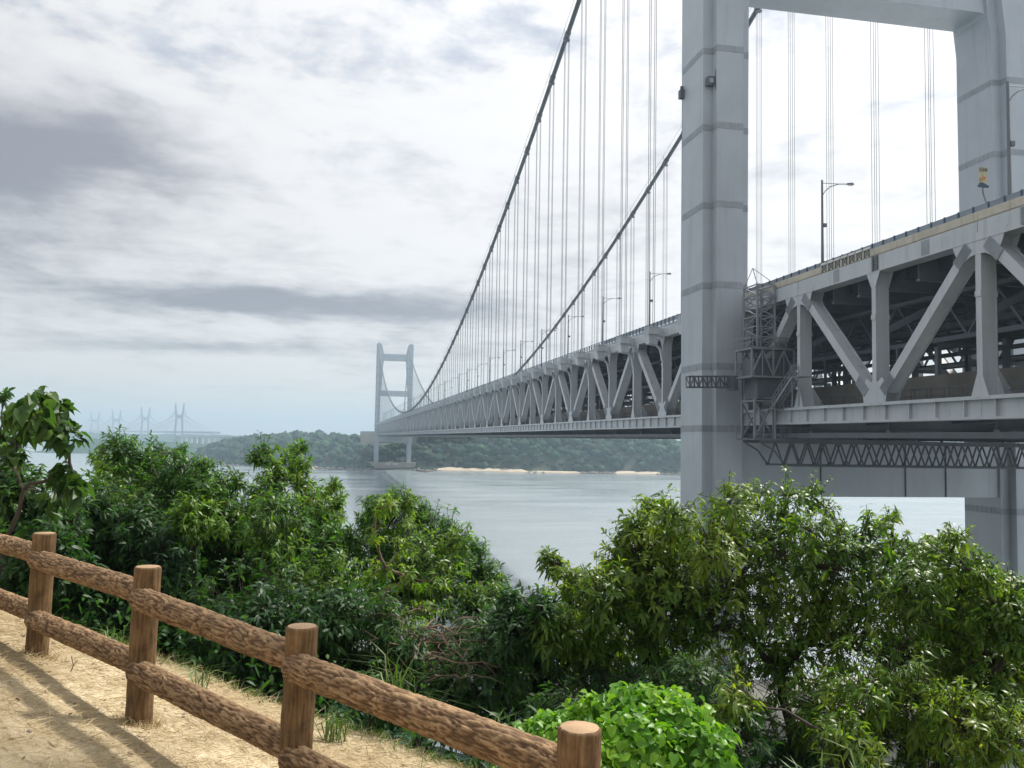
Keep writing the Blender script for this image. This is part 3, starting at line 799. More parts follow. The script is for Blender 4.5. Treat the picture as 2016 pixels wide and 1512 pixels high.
# boom walkway reaching round the tower leg
mb = MB(); lattice(mb, (-3.6, .9+1.8, 44.35), (-8.5, .9+1.8, 44.2), .9, 1.15, 10, .1, pattern='z'); mb.box(-8.5, -3.6, 2.3, 3.1, 43.66, 43.74); mb.box(-3.9,-3.4,1.4,3.2,43.4,44.9)
mb.obj('boom_walkway', M['dark'], gan)
# the second, smaller gantry under the middle of the span
g2 = empty('inspection_gantry', (0, 0, 0)); tag(g2, 'small dark lattice gantry hung under the middle of the long span', 'gantry')
mb = MB(); lattice(mb, (-3, 0, 36.4), (33, 0, 36.4), 3.0, 2.3, 18, .22, pattern='z'); mb.obj('girder', D, g2)
mb = MB(); mb.box(-3.3, 33, -1.7, 1.7, 37.7, 37.9)
for x in (1.5, 28.8): mb.box(x-.7, x+.7, -.8, .8, 37.9, ZL-2.9)
mb.obj('platform', D, g2); g2.location = (0, 408, 0)

# ================================================================== setting: water, island, distant hills
def water_mat():
    mt, nt, N, L, b = mat('sea_water')
    g = N.new('ShaderNodeNewGeometry'); p = g.outputs['Position']
    b.inputs['Base Color'].default_value = (0.23, 0.28, 0.305, 1); b.inputs['IOR'].default_value = 2.8
    a = noise_node(N, L, p, 0.55, 5, 0.6, (1.0, 0.55, 1)); a2 = noise_node(N, L, p, 2.2, 3, 0.6, (1, .6, 1)); a3 = noise_node(N, L, p, 0.022, 6, 0.62, (0.45, 1.3, 1))
    s = N.new('ShaderNodeMath'); s.operation = 'MULTIPLY_ADD'; L.new(a2, s.inputs[0]); s.inputs[1].default_value = 0.55; L.new(a, s.inputs[2])
    # calmer and rougher lanes on the strait
    k = N.new('ShaderNodeMapRange'); L.new(a3, k.inputs[0]); k.inputs[1].default_value = .35; k.inputs[2].default_value = .68; k.inputs[3].default_value = .12; k.inputs[4].default_value = .26
    L.new(k.outputs[0], b.inputs['Roughness'])
    st = N.new('ShaderNodeMapRange'); L.new(a3, st.inputs[0]); st.inputs[1].default_value = .35; st.inputs[2].default_value = .68; st.inputs[3].default_value = .16; st.inputs[4].default_value = .5
    bn = N.new('ShaderNodeBump'); bn.inputs['Distance'].default_value = 0.35; L.new(st.outputs[0], bn.inputs['Strength'])
    L.new(s.outputs[0], bn.inputs['Height']); L.new(bn.outputs[0], b.inputs['Normal'])
    return mt
M['water'] = water_mat()
HB = (-4200.0, 3600.0, -700.0, 6400.0)      # extent of sea and air
mb = MB(); mb.add([(HB[0]+60,HB[2]+60,0),(HB[1]-60,HB[2]+60,0),(HB[1]-60,HB[3]-60,0),(HB[0]+60,HB[3]-60,0)], [(0,1,2,3)])
tag(mb.obj('sea', M['water']), 'calm pale grey strait water under the bridge', 'water', kind='structure')

def forest_mat(name, c0, c1, c2):
    mt, nt, N, L, b = mat(name)
    g = N.new('ShaderNodeNewGeometry'); p = g.outputs['Position']
    a = noise_node(N, L, p, 0.05, 4, 0.6); f = noise_node(N, L, p, 0.9, 4, 0.7)
    c = ramp2(N, L, a, [(0.32, c0), (0.5, c1), (0.7, c2)])
    r = N.new('ShaderNodeMapRange'); L.new(g.outputs['Random Per Island'], r.inputs[0]); r.inputs[3].default_value = .40; r.inputs[4].default_value = 1.65
    v = N.new('ShaderNodeVectorMath'); v.operation = 'SCALE'; L.new(c, v.inputs[0]); L.new(r.outputs[0], v.inputs['Scale'])
    L.new(v.outputs[0], b.inputs['Base Color']); b.inputs['Roughness'].default_value = 0.8
    b.inputs['Specular IOR Level'].default_value = .2
    bump(N, L, b, f, 1.0, 1.2); return mt
M['forest'] = forest_mat('island_forest', (0.008,0.032,0.020), (0.017,0.052,0.028), (0.042,0.090,0.038))
M['earth'] = weathered('bare_earth', (0.045,0.055,0.028), (0.03,0.04,0.02), 0.95, 0.2, .5, mottling=.4)
M['sand'] = weathered('beach_sand', (0.54,0.46,0.35), (0.42,0.35,0.26), 0.95, 0.25, .35, mottling=.15)
def wet(mt):
    nt=mt.node_tree; N=nt.nodes; L=nt.links; b=N['Principled BSDF']; src=b.inputs['Base Color'].links[0].from_socket
    g=N.new('ShaderNodeNewGeometry'); sp=N.new('ShaderNodeSeparateXYZ'); L.new(g.outputs['Position'],sp.inputs[0])
    n=noise_node(N,L,g.outputs['Position'],.12,4,.6); ad=N.new('ShaderNodeMath'); ad.operation='MULTIPLY_ADD'; L.new(n,ad.inputs[0]); ad.inputs[1].default_value=-1.6; L.new(sp.outputs[2],ad.inputs[2])
    r=N.new('ShaderNodeMapRange'); L.new(ad.outputs[0],r.inputs[0]); r.inputs[1].default_value=-.5; r.inputs[2].default_value=.25
    c=mixc(N,L,r.outputs[0],(.24,.19,.13),src); L.new(c,b.inputs['Base Color'])     # wet sand along the tide line
wet(M['sand'])
M['rock'] = weathered('shore_rock', (0.30,0.25,0.20), (0.15,0.12,0.10), 0.9, 0.6, .6, mottling=.5)

def sea_at(u, v, z=0.0):
    d = ray(u, v); t = (z-EYE[2])/d[2]; return EYE+t*d
shore_uv = [(425,915),(452,916.5),(480,918),(520,919.5),(560,921),(610,922.5),(640,924),(665,925.5),(695,925),(735,925),(815,926),(838,930),(862,926.5),(940,928),(1050,931),(1150,932.5),(1250,933.5),(1340,936),(1420,938)]
shore = [sea_at(u, v)[:2] for u, v in shore_uv]
# closed outline of the island: visible shore then round the back
back = [shore[-1]+np.array([90, 120]), shore[-1]+np.array([120, 420]), np.array([150, 1650]), np.array([-120, 1700]), shore[0]+np.array([-130, 480]), shore[0]+np.array([-60, 150])]
isl = np.array(shore+back)
def poly_dist(P, poly):
    """signed distance (inside > 0)"""
    P = np.asarray(P, float); d2 = np.full(len(P), 1e18); ins = np.zeros(len(P), bool); n = len(poly)
    for i in range(n):
        a, b = poly[i], poly[(i+1)%n]; e = b-a; w = P-a
        t = np.clip((w@e)/(e@e), 0, 1); q = w-t[:,None]*e; d2 = np.minimum(d2, (q**2).sum(1))
        c = ((a[1] <= P[:,1]) != (b[1] <= P[:,1])) & (P[:,0] < (b[0]-a[0])*(P[:,1]-a[1])/((b[1]-a[1]) if abs(b[1]-a[1])>1e-9 else 1e-9)+a[0])
        ins ^= c
    d = np.sqrt(d2); return np.where(ins, d, -d)
def island_top(x):      # ridge height along the shore
    return np.interp(x, [-330,-280,-200,-120,-60,0,60,160,330,440], [14,24,30,31,31,29,33,44,46,24])
def island_h(P):
    d = poly_dist(P, isl); n = fbm(np.c_[P/70.0, np.zeros(len(P))], 3)
    lo = np.clip((d-14)/10, 0, 1)
    h = np.where(d > 0, np.minimum(d, 14)*0.10 + lo*island_top(P[:,0])*(1-np.exp(-np.maximum(d-14,0)/38.0))*(1+0.22*n), np.maximum(d*0.1, -0.9))
    return h, d
gx = np.arange(-520, 620, 11.0); gy = np.arange(830, 1760, 11.0)
GX, GY = np.meshgrid(gx, gy); P = np.c_[GX.ravel(), GY.ravel()]
h, dd = island_h(P); nx, ny = len(gx), len(gy)
idx = np.arange(nx*ny).reshape(ny, nx)
fq = np.c_[idx[:-1,:-1].ravel(), idx[:-1,1:].ravel(), idx[1:,1:].ravel(), idx[1:,:-1].ravel()]
keep = (dd[fq].max(1) > -12); fq = fq[keep]
o = link('island_hill', np_mesh('island_hill', np.c_[P, h], fq, M['earth'], True)); tag(o, 'low wooded island across the strait behind the far tower', 'hill', kind='structure')

def crown_variants(n, sub=2, jag=0.35):
    out = []
    for i in range(n):
        bm = bmesh.new(); bmesh.ops.create_icosphere(bm, subdivisions=sub, radius=1.0)
        v = np.array([p.co[:] for p in bm.verts]); f = np.array([[q.index for q in t.verts] for t in bm.faces]); bm.free()
        k = fbm(v*1.7+i*13.1, 3); v = v*(1+jag*k)[:,None]; v[:,2] *= .85
        out.append((v, f))
    return out
CV = crown_variants(7, 3, .55); CV2 = crown_variants(5, 2, .5)
def scatter_crowns(pts, rad, variants, mat_, name):
    vs, fs, n0 = [], [], 0
    for (x, y, z), r in zip(pts, rad):
        v, f = variants[rng.integers(len(variants))]; a = rng.uniform(0, 2*pi); c, s = cos(a), sin(a)
        w = v.copy(); w[:,0], w[:,1] = v[:,0]*c-v[:,1]*s, v[:,0]*s+v[:,1]*c
        w = w*np.array([r, r, r*rng.uniform(.8, 1.25)])+np.array([x, y, z]); vs.append(w); fs.append(f+n0); n0 += len(v)
    return link(name, np_mesh(name, np.concatenate(vs), np.concatenate(fs), mat_, True))
cand = np.c_[rng.uniform(-480, 560, 16000), rng.uniform(840, 1300, 16000)]
ch, cd = island_h(cand)
ok = (cd > 17) & ((cd < 130) | (rng.random(len(cand)) < .35)); cand, ch, cd = cand[ok], ch[ok], cd[ok]
# drop points hidden inside the anchorage
ok = ~((cand[:,0]>-24)&(cand[:,0]<56)&(cand[:,1]>985)&(cand[:,1]<1055)); cand, ch, cd = cand[ok], ch[ok], cd[ok]
sel = []; grid = {}
for i in range(len(cand)):
    x, y = cand[i]; g_ = (int(x//6.2), int(y//6.2))
    if any((g_[0]+a, g_[1]+b) in grid and np.hypot(*(cand[grid[(g_[0]+a, g_[1]+b)]]-cand[i])) < 5.6 for a in (-1,0,1) for b in (-1,0,1)): continue
    grid[g_] = i; sel.append(i)
sel = np.array(sel[:3000]); rad = (2.6+5.0*rng.random(len(sel))**1.6)*np.clip(.45+cd[sel]/60, .5, 1)
o = scatter_crowns(np.c_[cand[sel], ch[sel]+rad*.55], rad, CV, M['forest'], 'forest'); tag(o, 'dense wood covering the island across the water', 'forest', kind='stuff')

# beach strips with a grassy back edge
def offset_shore(u0, u1, n, off):
    us = np.linspace(u0, u1, n); vs_ = np.interp(us, [a for a,b in shore_uv], [b for a,b in shore_uv])
    p = np.array([sea_at(u, v)[:2] for u, v in zip(us, vs_)]); t = np.gradient(p, axis=0); t /= np.linalg.norm(t,axis=1)[:,None]
    nrm = np.c_[-t[:,1], t[:,0]]; return p+nrm*np.asarray(off)[:,None]
def beach(u0, u1, label, wd=16.0, top=2.6):
    n = 40; s = np.linspace(0,1,n); fade = np.clip(np.minimum(s,1-s)*7,0.12,1)
    rows = []; base = fbm(np.c_[s*9, s*0, s*0+u0], 3)
    for k, (o_, z_) in enumerate(((-3,-.25),(0.5,.12),(.35,0),(.62,0),(1.0,0),(1.25,0))):
        if k < 2: off = np.full(n, o_)+base*1.5; z = np.full(n, z_)
        else: off = .5+o_*wd*fade+base*1.5; z = .15+np.array([0,0,.30,.62,1.0,.9])[k]*top*fade+.25
        rows.append(np.c_[offset_shore(u0,u1,n,off), z])
    V = np.concatenate(rows); ix = np.arange(len(rows)*n).reshape(len(rows), n)
    f = np.c_[ix[:-1,:-1].ravel(), ix[:-1,1:].ravel(), ix[1:,1:].ravel(), ix[1:,:-1].ravel()]
    tag(link('beach', np_mesh('beach', V, f, M['sand'], True)), label, 'beach', kind='structure')
beach(850, 1045, 'long pale sandy beach at the foot of the wooded island', 17, 3.4); beach(1036, 1152, 'thin sandy strip running on from the long beach to the rocks', 8, 1.7); beach(1210, 1305, 'sandy beach by the near tower leg', 14, 2.6)
# shore rocks
pts = []; rr = []
for (u0, u1, n, r) in ((600,700,46,1.7),(815,862,44,1.7),(1040,1075,22,1.0),(1140,1215,60,1.1),(1290,1345,30,1.1),(430,600,36,1.0),(700,740,20,1.2)):
    for i in range(n):
        u = rng.uniform(u0,u1); v = float(np.interp(u,[a for a,b in shore_uv],[b for a,b in shore_uv])); p = sea_at(u, v)
        q = p[:2]+HF[:2]*rng.uniform(-2,9); R_ = r*rng.uniform(.5,1.6); pts.append((q[0],q[1],.3+R_*.2)); rr.append(R_)
o = scatter_crowns(pts, rr, CV2, M['rock'], 'shore_rocks'); tag(o, 'brown rocks scattered along the island shore', 'rocks', kind='stuff')
pts=[]; rr=[]
for (u0,u1,n) in ((560,740,110),(436,560,60),(815,860,30),(1040,1340,120),(860,1040,90)):
    for i in range(n):
        u = rng.uniform(u0,u1); v = float(np.interp(u,[a for a,b in shore_uv],[b for a,b in shore_uv])); p = sea_at(u, v)
        d_ = rng.uniform(17,24) if u>845 else rng.uniform(8,22); q = p[:2]+HF[:2]*d_; R_=rng.uniform(1.2,2.9); pts.append((q[0],q[1],1.6+R_*.5)); rr.append(R_)
o = scatter_crowns(pts, rr, CV2, M['forest'], 'shore_shrubbery'); tag(o, 'low scrub along the island shore', 'shrubbery', kind='stuff')
# jetty boards seen left of the island
# distant hills
def ridge(name, label, u0, u1, depth, tops, thick, v_w=None, matk='forest'):
    """a long low hill with its crest following heights given as (u, crest height m)"""
    n = 90; us = np.linspace(u0,u1,n); vs, fs = [], []
    prof = [(-thick*.5,-.8),(-thick*.42,.10),(-thick*.25,.55),(0,1.0),(thick*.25,.8),(thick*.5,-.5)]
    hh = np.interp(us,[a for a,b in tops],[b for a,b in tops]); rows=[]
    nz = fbm(np.c_[us/23.0, us*0, us*0+depth/97.0],4)
    for k,(o_,t) in enumerate(prof):
        p = np.array([EYE+depth*ray(u,850) for u in us])[:, :2]+HF[:2]*o_
        z = hh*max(t,0)*(1+.16*nz*(t>0.3))+(-.8 if t<0 else 0)
        z = z + (fbm(np.c_[us/6.0, us*0+k, us*0],3)*hh*.07 if t>.05 else 0)
        rows.append(np.c_[p,z])
    V=np.concatenate(rows); ix=np.arange(len(prof)*n).reshape(len(prof),n)
    f=np.c_[ix[:-1,:-1].ravel(),ix[:-1,1:].ravel(),ix[1:,1:].ravel(),ix[1:,:-1].ravel()]
    tag(link(name,np_mesh(name,V,f,M[matk],True)),label,'hill',kind='structure')
ridge('headland_hill','dark blue headland left of the island, behind the oaks',120,500,1650,[(120,1),(150,17),(185,26),(230,20),(330,22),(420,18),(500,4)],260)
ridge('distant_hill','pale hazy hills along the horizon at the left',-260,640,3000,[(-260,30),(0,34),(120,38),(260,33),(420,36),(520,30),(640,8)],520)
ridge('distant_hill','faint far hills under the cable-stayed towers',-500,700,4300,[(-500,38),(0,40),(300,30),(600,34),(700,10)],600)

# ---- cable-stayed bridges far off
M['far'] = plain('far_bridge_paint',(0.26,0.30,0.36),.6)
def stayed(label, us, depths, tops):
    t = empty('cable_stayed_bridge', (0,0,0)); tag(t, label, 'bridge')
    base = [EYE+d*ray(u,850) for u,d in zip(us,depths)]
    a, b = base[0][:2], base[1][:2]; ax = (b-a); Ls = np.linalg.norm(ax); ax /= Ls
    lat = RT[:2]
    for (p, d, top) in zip(base, depths, tops):
        tw = empty('tower', (p[0],p[1],0), parent=t)
        wb, wm, wt = 17.0*d/3200*.85, 10.5*d/3200, 15.5*d/3200
        pts = lambda s: [(lat[0]*s*wb,lat[1]*s*wb,0),(lat[0]*s*wb*.92,lat[1]*s*wb*.92,40),(lat[0]*s*wm*1.05,lat[1]*s*wm*1.05,96),(lat[0]*s*wt,lat[1]*s*wt,top-8),(lat[0]*s*wt,lat[1]*s*wt,top)]
        for s in (-1,1):
            m_=MB(); m_.tube(pts(s),[4.6,4.4,4.0,3.4,1.4],6); m_.obj('leg',M['far'],tw)
        m_=MB(); m_.bar((lat[0]*wm*1.05,lat[1]*wm*1.05,100),(-lat[0]*wm*1.05,-lat[1]*wm*1.05,100),5,7); m_.obj('crossbeam',M['far'],tw)
        for s in (-1,1):
            m_=MB()
            for g in (-1,1):
                for i in range(1,9):
                    zt2 = top-14-i*4.2
                    e = (lat[0]*s*wt*.9+RT[0]*g*i*15, lat[1]*s*wt*.9+RT[1]*g*i*15, 44)
                    m_.bar((lat[0]*s*wt,lat[1]*s*wt,zt2), e, .55,.55)
            m_.obj('stay_cable',M['far'],tw)
    m_=MB(); p=a-ax*500; q=b+ax*620; m_.bar((p[0],p[1],42),(q[0],q[1],42),24,7); m_.obj('deck',M['far'],t)
    return t
stayed('nearer pair of pale cable-stayed towers in the haze, the taller right-hand pair',(352,285),(3150,3650),(149,147))
stayed('farther pair of very faint cable-stayed towers behind the big-leaved tree',(228,186),(4250,4750),(148,150))
va = empty('viaduct',(0,0,0)); tag(va,'long hazy road viaduct on thin piers joining the distant bridges to the wooded island','viaduct')
m_=MB(); A=EYE+3050*ray(345,862); Bq=EYE+1500*ray(482,862); A[2]=30; Bq[2]=32; m_.bar(A,Bq,14,4.5); m_.obj('deck',M['far'],va)
for i in range(14):
    s=(i+.5)/14; p=A+(Bq-A)*(1-(1-s)**1.7); m_=MB()
    if i<14: m_.bar((p[0],p[1],0),(p[0],p[1],29),5,3); m_.obj('pier',M['white'],va)

# ================================================================== the near hillside
def edge_s(t): return np.clip(2.3-.33*(t-2.9), .45, 2.4)
def ground_z(r, f):
    r = np.asarray(r,float); f = np.asarray(f,float)
    drop = 1.6+.236*np.clip(r,-14,14)+.162*np.clip(f,-10,14)
    t = (r-.27)*(-.741)+(f-3.5)*.672; s = (r-.27)*.672+(f-3.5)*.741
    e = edge_s(t); q = np.maximum(s-e,0)
    drop = drop+.55*q*q/(q+.8)+np.where(q>0,.08*fbm(np.c_[r.ravel()*.6,f.ravel()*.6,np.zeros(r.size)],3).reshape(r.shape),0)
    z = EYE[2]-drop+.025*fbm(np.c_[r.ravel()*1.3,f.ravel()*1.3,np.zeros(r.size)+4],4).reshape(r.shape)
    return np.maximum(z,-.8)
def gz(r,f): return float(ground_z(np.array([r]),np.array([f]))[0])
def ground_mat():
    mt, nt, N, L, b = mat('straw_path')
    tcd=N.new('ShaderNodeTexCoord'); p=tcd.outputs['Object']
    at_=N.new('ShaderNodeAttribute'); at_.attribute_name='cover'
    n1=noise_node(N,L,p,1.1,5,.6); n2=noise_node(N,L,p,14,5,.7,(1,1,1)); n3=noise_node(N,L,p,70,3,.7)
    straw=ramp2(N,L,n2,[(.3,(.35,.28,.175)),(.5,(.56,.465,.31)),(.72,(.74,.645,.46))])
    soil=ramp2(N,L,n3,[(.3,(.25,.19,.115)),(.7,(.49,.385,.24))])
    k=ramp2(N,L,n1,[(.40,(0,0,0)),(.62,(1,1,1))])
    c=mixc(N,L,k,soil,straw)
    green=ramp2(N,L,n2,[(.3,(.020,.030,.012)),(.7,(.045,.060,.022))])
    c=mixc(N,L,at_.outputs['Fac'],c,green)
    L.new(c,b.inputs['Base Color']); b.inputs['Roughness'].default_value=.95; b.inputs['Specular IOR Level'].default_value=.15
    s=N.new('ShaderNodeMath'); s.operation='ADD'; L.new(n2,s.inputs[0]); L.new(n3,s.inputs[1]); bump(N,L,b,s.outputs[0],.7,.02)
    return mt
M['ground']=ground_mat()
def axis(a,b,fine0,fine1,df,dc):
    x=[]; 
    y=a
    while y<b:
        x.append(y); y+= df if fine0<=y<fine1 else dc
    return np.array(x+[b])
rx=axis(-60,90,-9,6,.12,1.6); fy=axis(-40,170,-1,14,.12,1.6)
RX,FY=np.meshgrid(rx,fy); Z=ground_z(RX,FY)
t_=(RX-.27)*(-.741)+(FY-3.5)*.672; s_=(RX-.27)*.672+(FY-3.5)*.741
cov=np.clip((s_-edge_s(t_)+.05+.25*fbm(np.c_[RX.ravel()*2.2,FY.ravel()*2.2,np.zeros(RX.size)],3).reshape(RX.shape))/.35,0,1)
gn=len(rx),len(fy); ix=np.arange(RX.size).reshape(gn[1],gn[0])
f=np.c_[ix[:-1,:-1].ravel(),ix[:-1,1:].ravel(),ix[1:,1:].ravel(),ix[1:,:-1].ravel()]
o=link('hillside',np_mesh('hillside',np.c_[RX.ravel(),FY.ravel(),Z.ravel()],f,M['ground'],True))
at_=o.data.attributes.new('cover','FLOAT','POINT'); at_.data.foreach_set('value',cov.ravel().astype(np.float32))
LM=Matrix(((RT[0],HF[0],0,EYE[0]),(RT[1],HF[1],0,EYE[1]),(0,0,1,0),(0,0,0,1)))
o.matrix_world=LM; tag(o,'straw-covered path and steep slope above the sea','ground',kind='structure')

# ---- log fence
def bark_mat(name,c0,c1,c2,scale=(1,1,1)):
    mt,nt,N,L,b=mat(name); tcd=N.new('ShaderNodeTexCoord'); p=tcd.outputs['Object']
    at2=N.new('ShaderNodeAttribute'); at2.attribute_name='ridge'
    n=noise_node(N,L,p,160,3,.7,scale); n2=noise_node(N,L,p,9,4,.6)
    c=ramp2(N,L,at2.outputs['Fac'],[(.0,c0),(.45,c1),(1.0,c2)])
    k=ramp2(N,L,n2,[(.35,(.70,.70,.70)),(.7,(1.15,1.12,1.05))]); c=mixc(N,L,1.0,c,k,'MULTIPLY')
    k=ramp2(N,L,n,[(.3,(.72,.70,.68)),(.7,(1.12,1.1,1.08))]); c=mixc(N,L,1.0,c,k,'MULTIPLY')
    L.new(c,b.inputs['Base Color']); b.inputs['Roughness'].default_value=.85; b.inputs['Specular IOR Level'].default_value=.2
    bump(N,L,b,n,.5,.004); return mt
M['bark']=bark_mat('moulded_bark',(.105,.064,.038),(.245,.158,.092),(.400,.280,.170))
M['post']=bark_mat('moulded_post',(.095,.060,.032),(.190,.120,.064),(.270,.178,.098),(1,1,.15))
M['cut']=weathered('cut_log_end',(.44,.29,.17),(.26,.17,.10),.9,14,.75,mottling=.25)
def log_mesh(name,length,r,seed,kind,nc=72):
    """log along +Z with moulded bark relief and rounded ends"""
    nl=max(30,int(length/.0075)); th=np.linspace(0,2*pi,nc,endpoint=False); z=np.linspace(0,length,nl)
    T,ZZ=np.meshgrid(th,z); cx_,sx_=np.cos(T)*r,np.sin(T)*r
    if kind=='rail':
        wq=np.stack([cx_*7,sx_*7,ZZ*5+seed],-1); w1=perlin(wq); w2=perlin(wq+9.7)
        q=np.stack([cx_*60+w1*1.8,sx_*60+w2*1.8,ZZ*6.0+seed*3+w1*.8],-1)
        g1=np.clip(np.abs(perlin(q))*5.0,0,1); g2=np.clip(np.abs(perlin(q*np.array([1.7,1.7,2.2])+5))*4.2,0,1)   # narrow grooves between long plates
        rel=np.clip(g1*(.45+.55*g2)+.12*perlin(q*3.1),0,1); rel=rel*rel*(3-2*rel); amp=.0095
        lump=fbm(np.stack([cx_*9,sx_*9,ZZ*4+seed],-1),2)*.006
    else:
        q=np.stack([cx_*70,sx_*70,ZZ*5+seed],-1); rel=np.clip(.5+.9*perlin(q)+.5*perlin(q*2.1),0,1); amp=.0045
        lump=fbm(np.stack([cx_*12,sx_*12,ZZ*5+seed],-1),2)*.004
    R=r-amp*(1-rel)+lump
    if kind=='rail':
        en=np.minimum(ZZ,length-ZZ); R=R*np.sqrt(np.clip(1-np.clip(1-en/.05,0,1)**2*.75,0,1))
    else:
        en=length-ZZ; R=R-.010*np.clip(1-en/.012,0,1)**2
    V=np.stack([np.cos(T)*R,np.sin(T)*R,ZZ],-1).reshape(-1,3)
    ix=np.arange(nl*nc).reshape(nl,nc); nx_=np.roll(ix,-1,1)
    f=np.c_[ix[:-1].ravel(),nx_[:-1].ravel(),nx_[1:].ravel(),ix[1:].ravel()]
    c0=len(V); V=np.concatenate([V,[[0,0,-.01 if kind=='rail' else 0],[0,0,length+(.012 if kind=='rail' else .004)]]])
    ft=np.concatenate([np.c_[nx_[0],ix[0],np.full(nc,c0)],np.c_[ix[-1],nx_[-1],np.full(nc,c0+1)]])
    me=np_mesh(name,V,[f,ft],[M['bark'] if kind=='rail' else M['post'],M['cut']],True)
    mi=np.zeros(len(me.polygons),np.int32)
    if kind=='post': mi[-nc:]=1; 
    me.polygons.foreach_set('material_index',mi)
    a=me.attributes.new('ridge','FLOAT','POINT'); a.data.foreach_set('value',np.concatenate([rel.ravel(),[.7,.7]]).astype(np.float32))
    return me
post_top=[at(1141,1431,3.5),at(595,1232,4.85),at(291,1115,6.05),at(88,1049,7.3)]
dv=(post_top[3]-post_top[2]); post_top.append(post_top[3]+dv*np.array([1,1,.8])); 
dn=(post_top[0]-post_top[1]); post_top.insert(0,post_top[0]+dn*np.array([.95,.95,1.0]))
fence=empty('log_fence',tuple(post_top[2]-np.array([0,0,1.1]))); tag(fence,'rustic brown fence of bark-textured concrete logs beside the straw path','fence')
bpy.context.view_layer.update()
finv=Matrix.Translation(-Vector(fence.location))
def put(me,name,p,d):
    o=link(name,me,fence); q=Vector(d).to_track_quat('Z','Y'); o.rotation_mode='QUATERNION'; o.rotation_quaternion=q; o.location=Vector(p)-Vector(fence.location); return o
side=np.array([-.672*RT[0]-.741*HF[0],-.672*RT[1]-.741*HF[1],0])     # towards the path
for i,tp in enumerate(post_top):
    r_,f_=to_loc(tp); L_=tp[2]-gz(r_,f_)+.25
    lean=np.array([RT[0]*.016,RT[1]*.016,1.0]); put(log_mesh('post',L_,.0905,i*3.7,'post'),'post',tp-lean*L_,lean)
for i in range(len(post_top)-1,0,-1):
    a,b=post_top[i],post_top[i-1]
    for j,dz in enumerate((.215,.705)):
        dirv=(b-a)/np.linalg.norm(b-a)
        p=a-np.array([0,0,dz])+side*.052-dirv*.03; q=b-np.array([0,0,dz-.03])+side*.0+dirv*.02; d_=q-p
        put(log_mesh('rail',float(np.linalg.norm(d_)),.084,i*7.1+j*2.3,'rail'),'rail',p,d_)
# ================================================================== vegetation
def leaf_mat(name, stops, trans, tfac=.35, rough=.38, clump=.7):
    mt,nt,N,L,b=mat(name); g=N.new('ShaderNodeNewGeometry'); p=g.outputs['Position']
    n=noise_node(N,L,p,clump,3,.6)
    s=N.new('ShaderNodeMath'); s.operation='MULTIPLY_ADD'; L.new(g.outputs['Random Per Island'],s.inputs[0]); s.inputs[1].default_value=.5
    a=N.new('ShaderNodeMath'); a.operation='MULTIPLY_ADD'; L.new(n,a.inputs[0]); a.inputs[1].default_value=1.3; a.inputs[2].default_value=-.40
    L.new(a.outputs[0],s.inputs[2])
    c=ramp2(N,L,s.outputs[0],stops); L.new(c,b.inputs['Base Color']); b.inputs['Roughness'].default_value=rough
    b.inputs['Specular IOR Level'].default_value=.36
    tr=N.new('ShaderNodeBsdfTranslucent'); tc=mixc(N,L,1.0,c,trans,'MULTIPLY'); L.new(tc,tr.inputs['Color'])
    mx=N.new('ShaderNodeMixShader'); mx.inputs[0].default_value=tfac; L.new(b.outputs[0],mx.inputs[1]); L.new(tr.outputs[0],mx.inputs[2])
    L.new(mx.outputs[0],N['Material Output'].inputs['Surface']); return mt
M['oak']=leaf_mat('oak_leaf',[(.1,(.022,.078,.014)),(.45,(.052,.140,.020)),(.7,(.115,.210,.026)),(.95,(.20,.27,.04))],(2.0,2.1,.8),.42,.42)
M['oak2']=leaf_mat('olive_oak_leaf',[(.1,(.030,.086,.012)),(.35,(.076,.160,.020)),(.65,(.142,.222,.028)),(.95,(.26,.29,.05))],(2.0,2.0,.7),.46,.38)
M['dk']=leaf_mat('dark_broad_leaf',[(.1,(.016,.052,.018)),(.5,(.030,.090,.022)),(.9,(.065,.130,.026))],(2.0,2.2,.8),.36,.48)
M['big']=leaf_mat('heart_leaf',[(.1,(.022,.060,.016)),(.5,(.046,.105,.024)),(.9,(.080,.145,.032))],(2.0,2.1,.8),.36,.45)
M['light']=leaf_mat('young_leaf',[(.1,(.06,.14,.016)),(.5,(.12,.23,.024)),(.9,(.24,.32,.04))],(1.8,1.9,.6),.45,.42)
M['kudzu']=leaf_mat('kudzu_leaf',[(.05,(.045,.13,.012)),(.4,(.10,.26,.020)),(.75,(.20,.37,.03)),(.93,(.30,.42,.06)),(1.0,(.36,.30,.10))],(1.5,1.6,.6),.38,.42,2.0)
M['grass']=leaf_mat('grass_blade',[(.1,(.035,.080,.016)),(.5,(.070,.14,.026)),(.9,(.15,.20,.05))],(1.6,1.7,.7),.35,.45)
M['straw']=leaf_mat('dry_straw',[(.1,(.30,.22,.12)),(.5,(.50,.40,.23)),(.9,(.70,.58,.37))],(1.0,.95,.8),.2,.7)
M['wood']=weathered('tree_bark',(.060,.048,.038),(.03,.027,.022),.9,6,.5,mottling=.4)
M['twig']=weathered('dry_twig',(.20,.14,.10),(.12,.08,.06),.9,8,.4,mottling=.3)

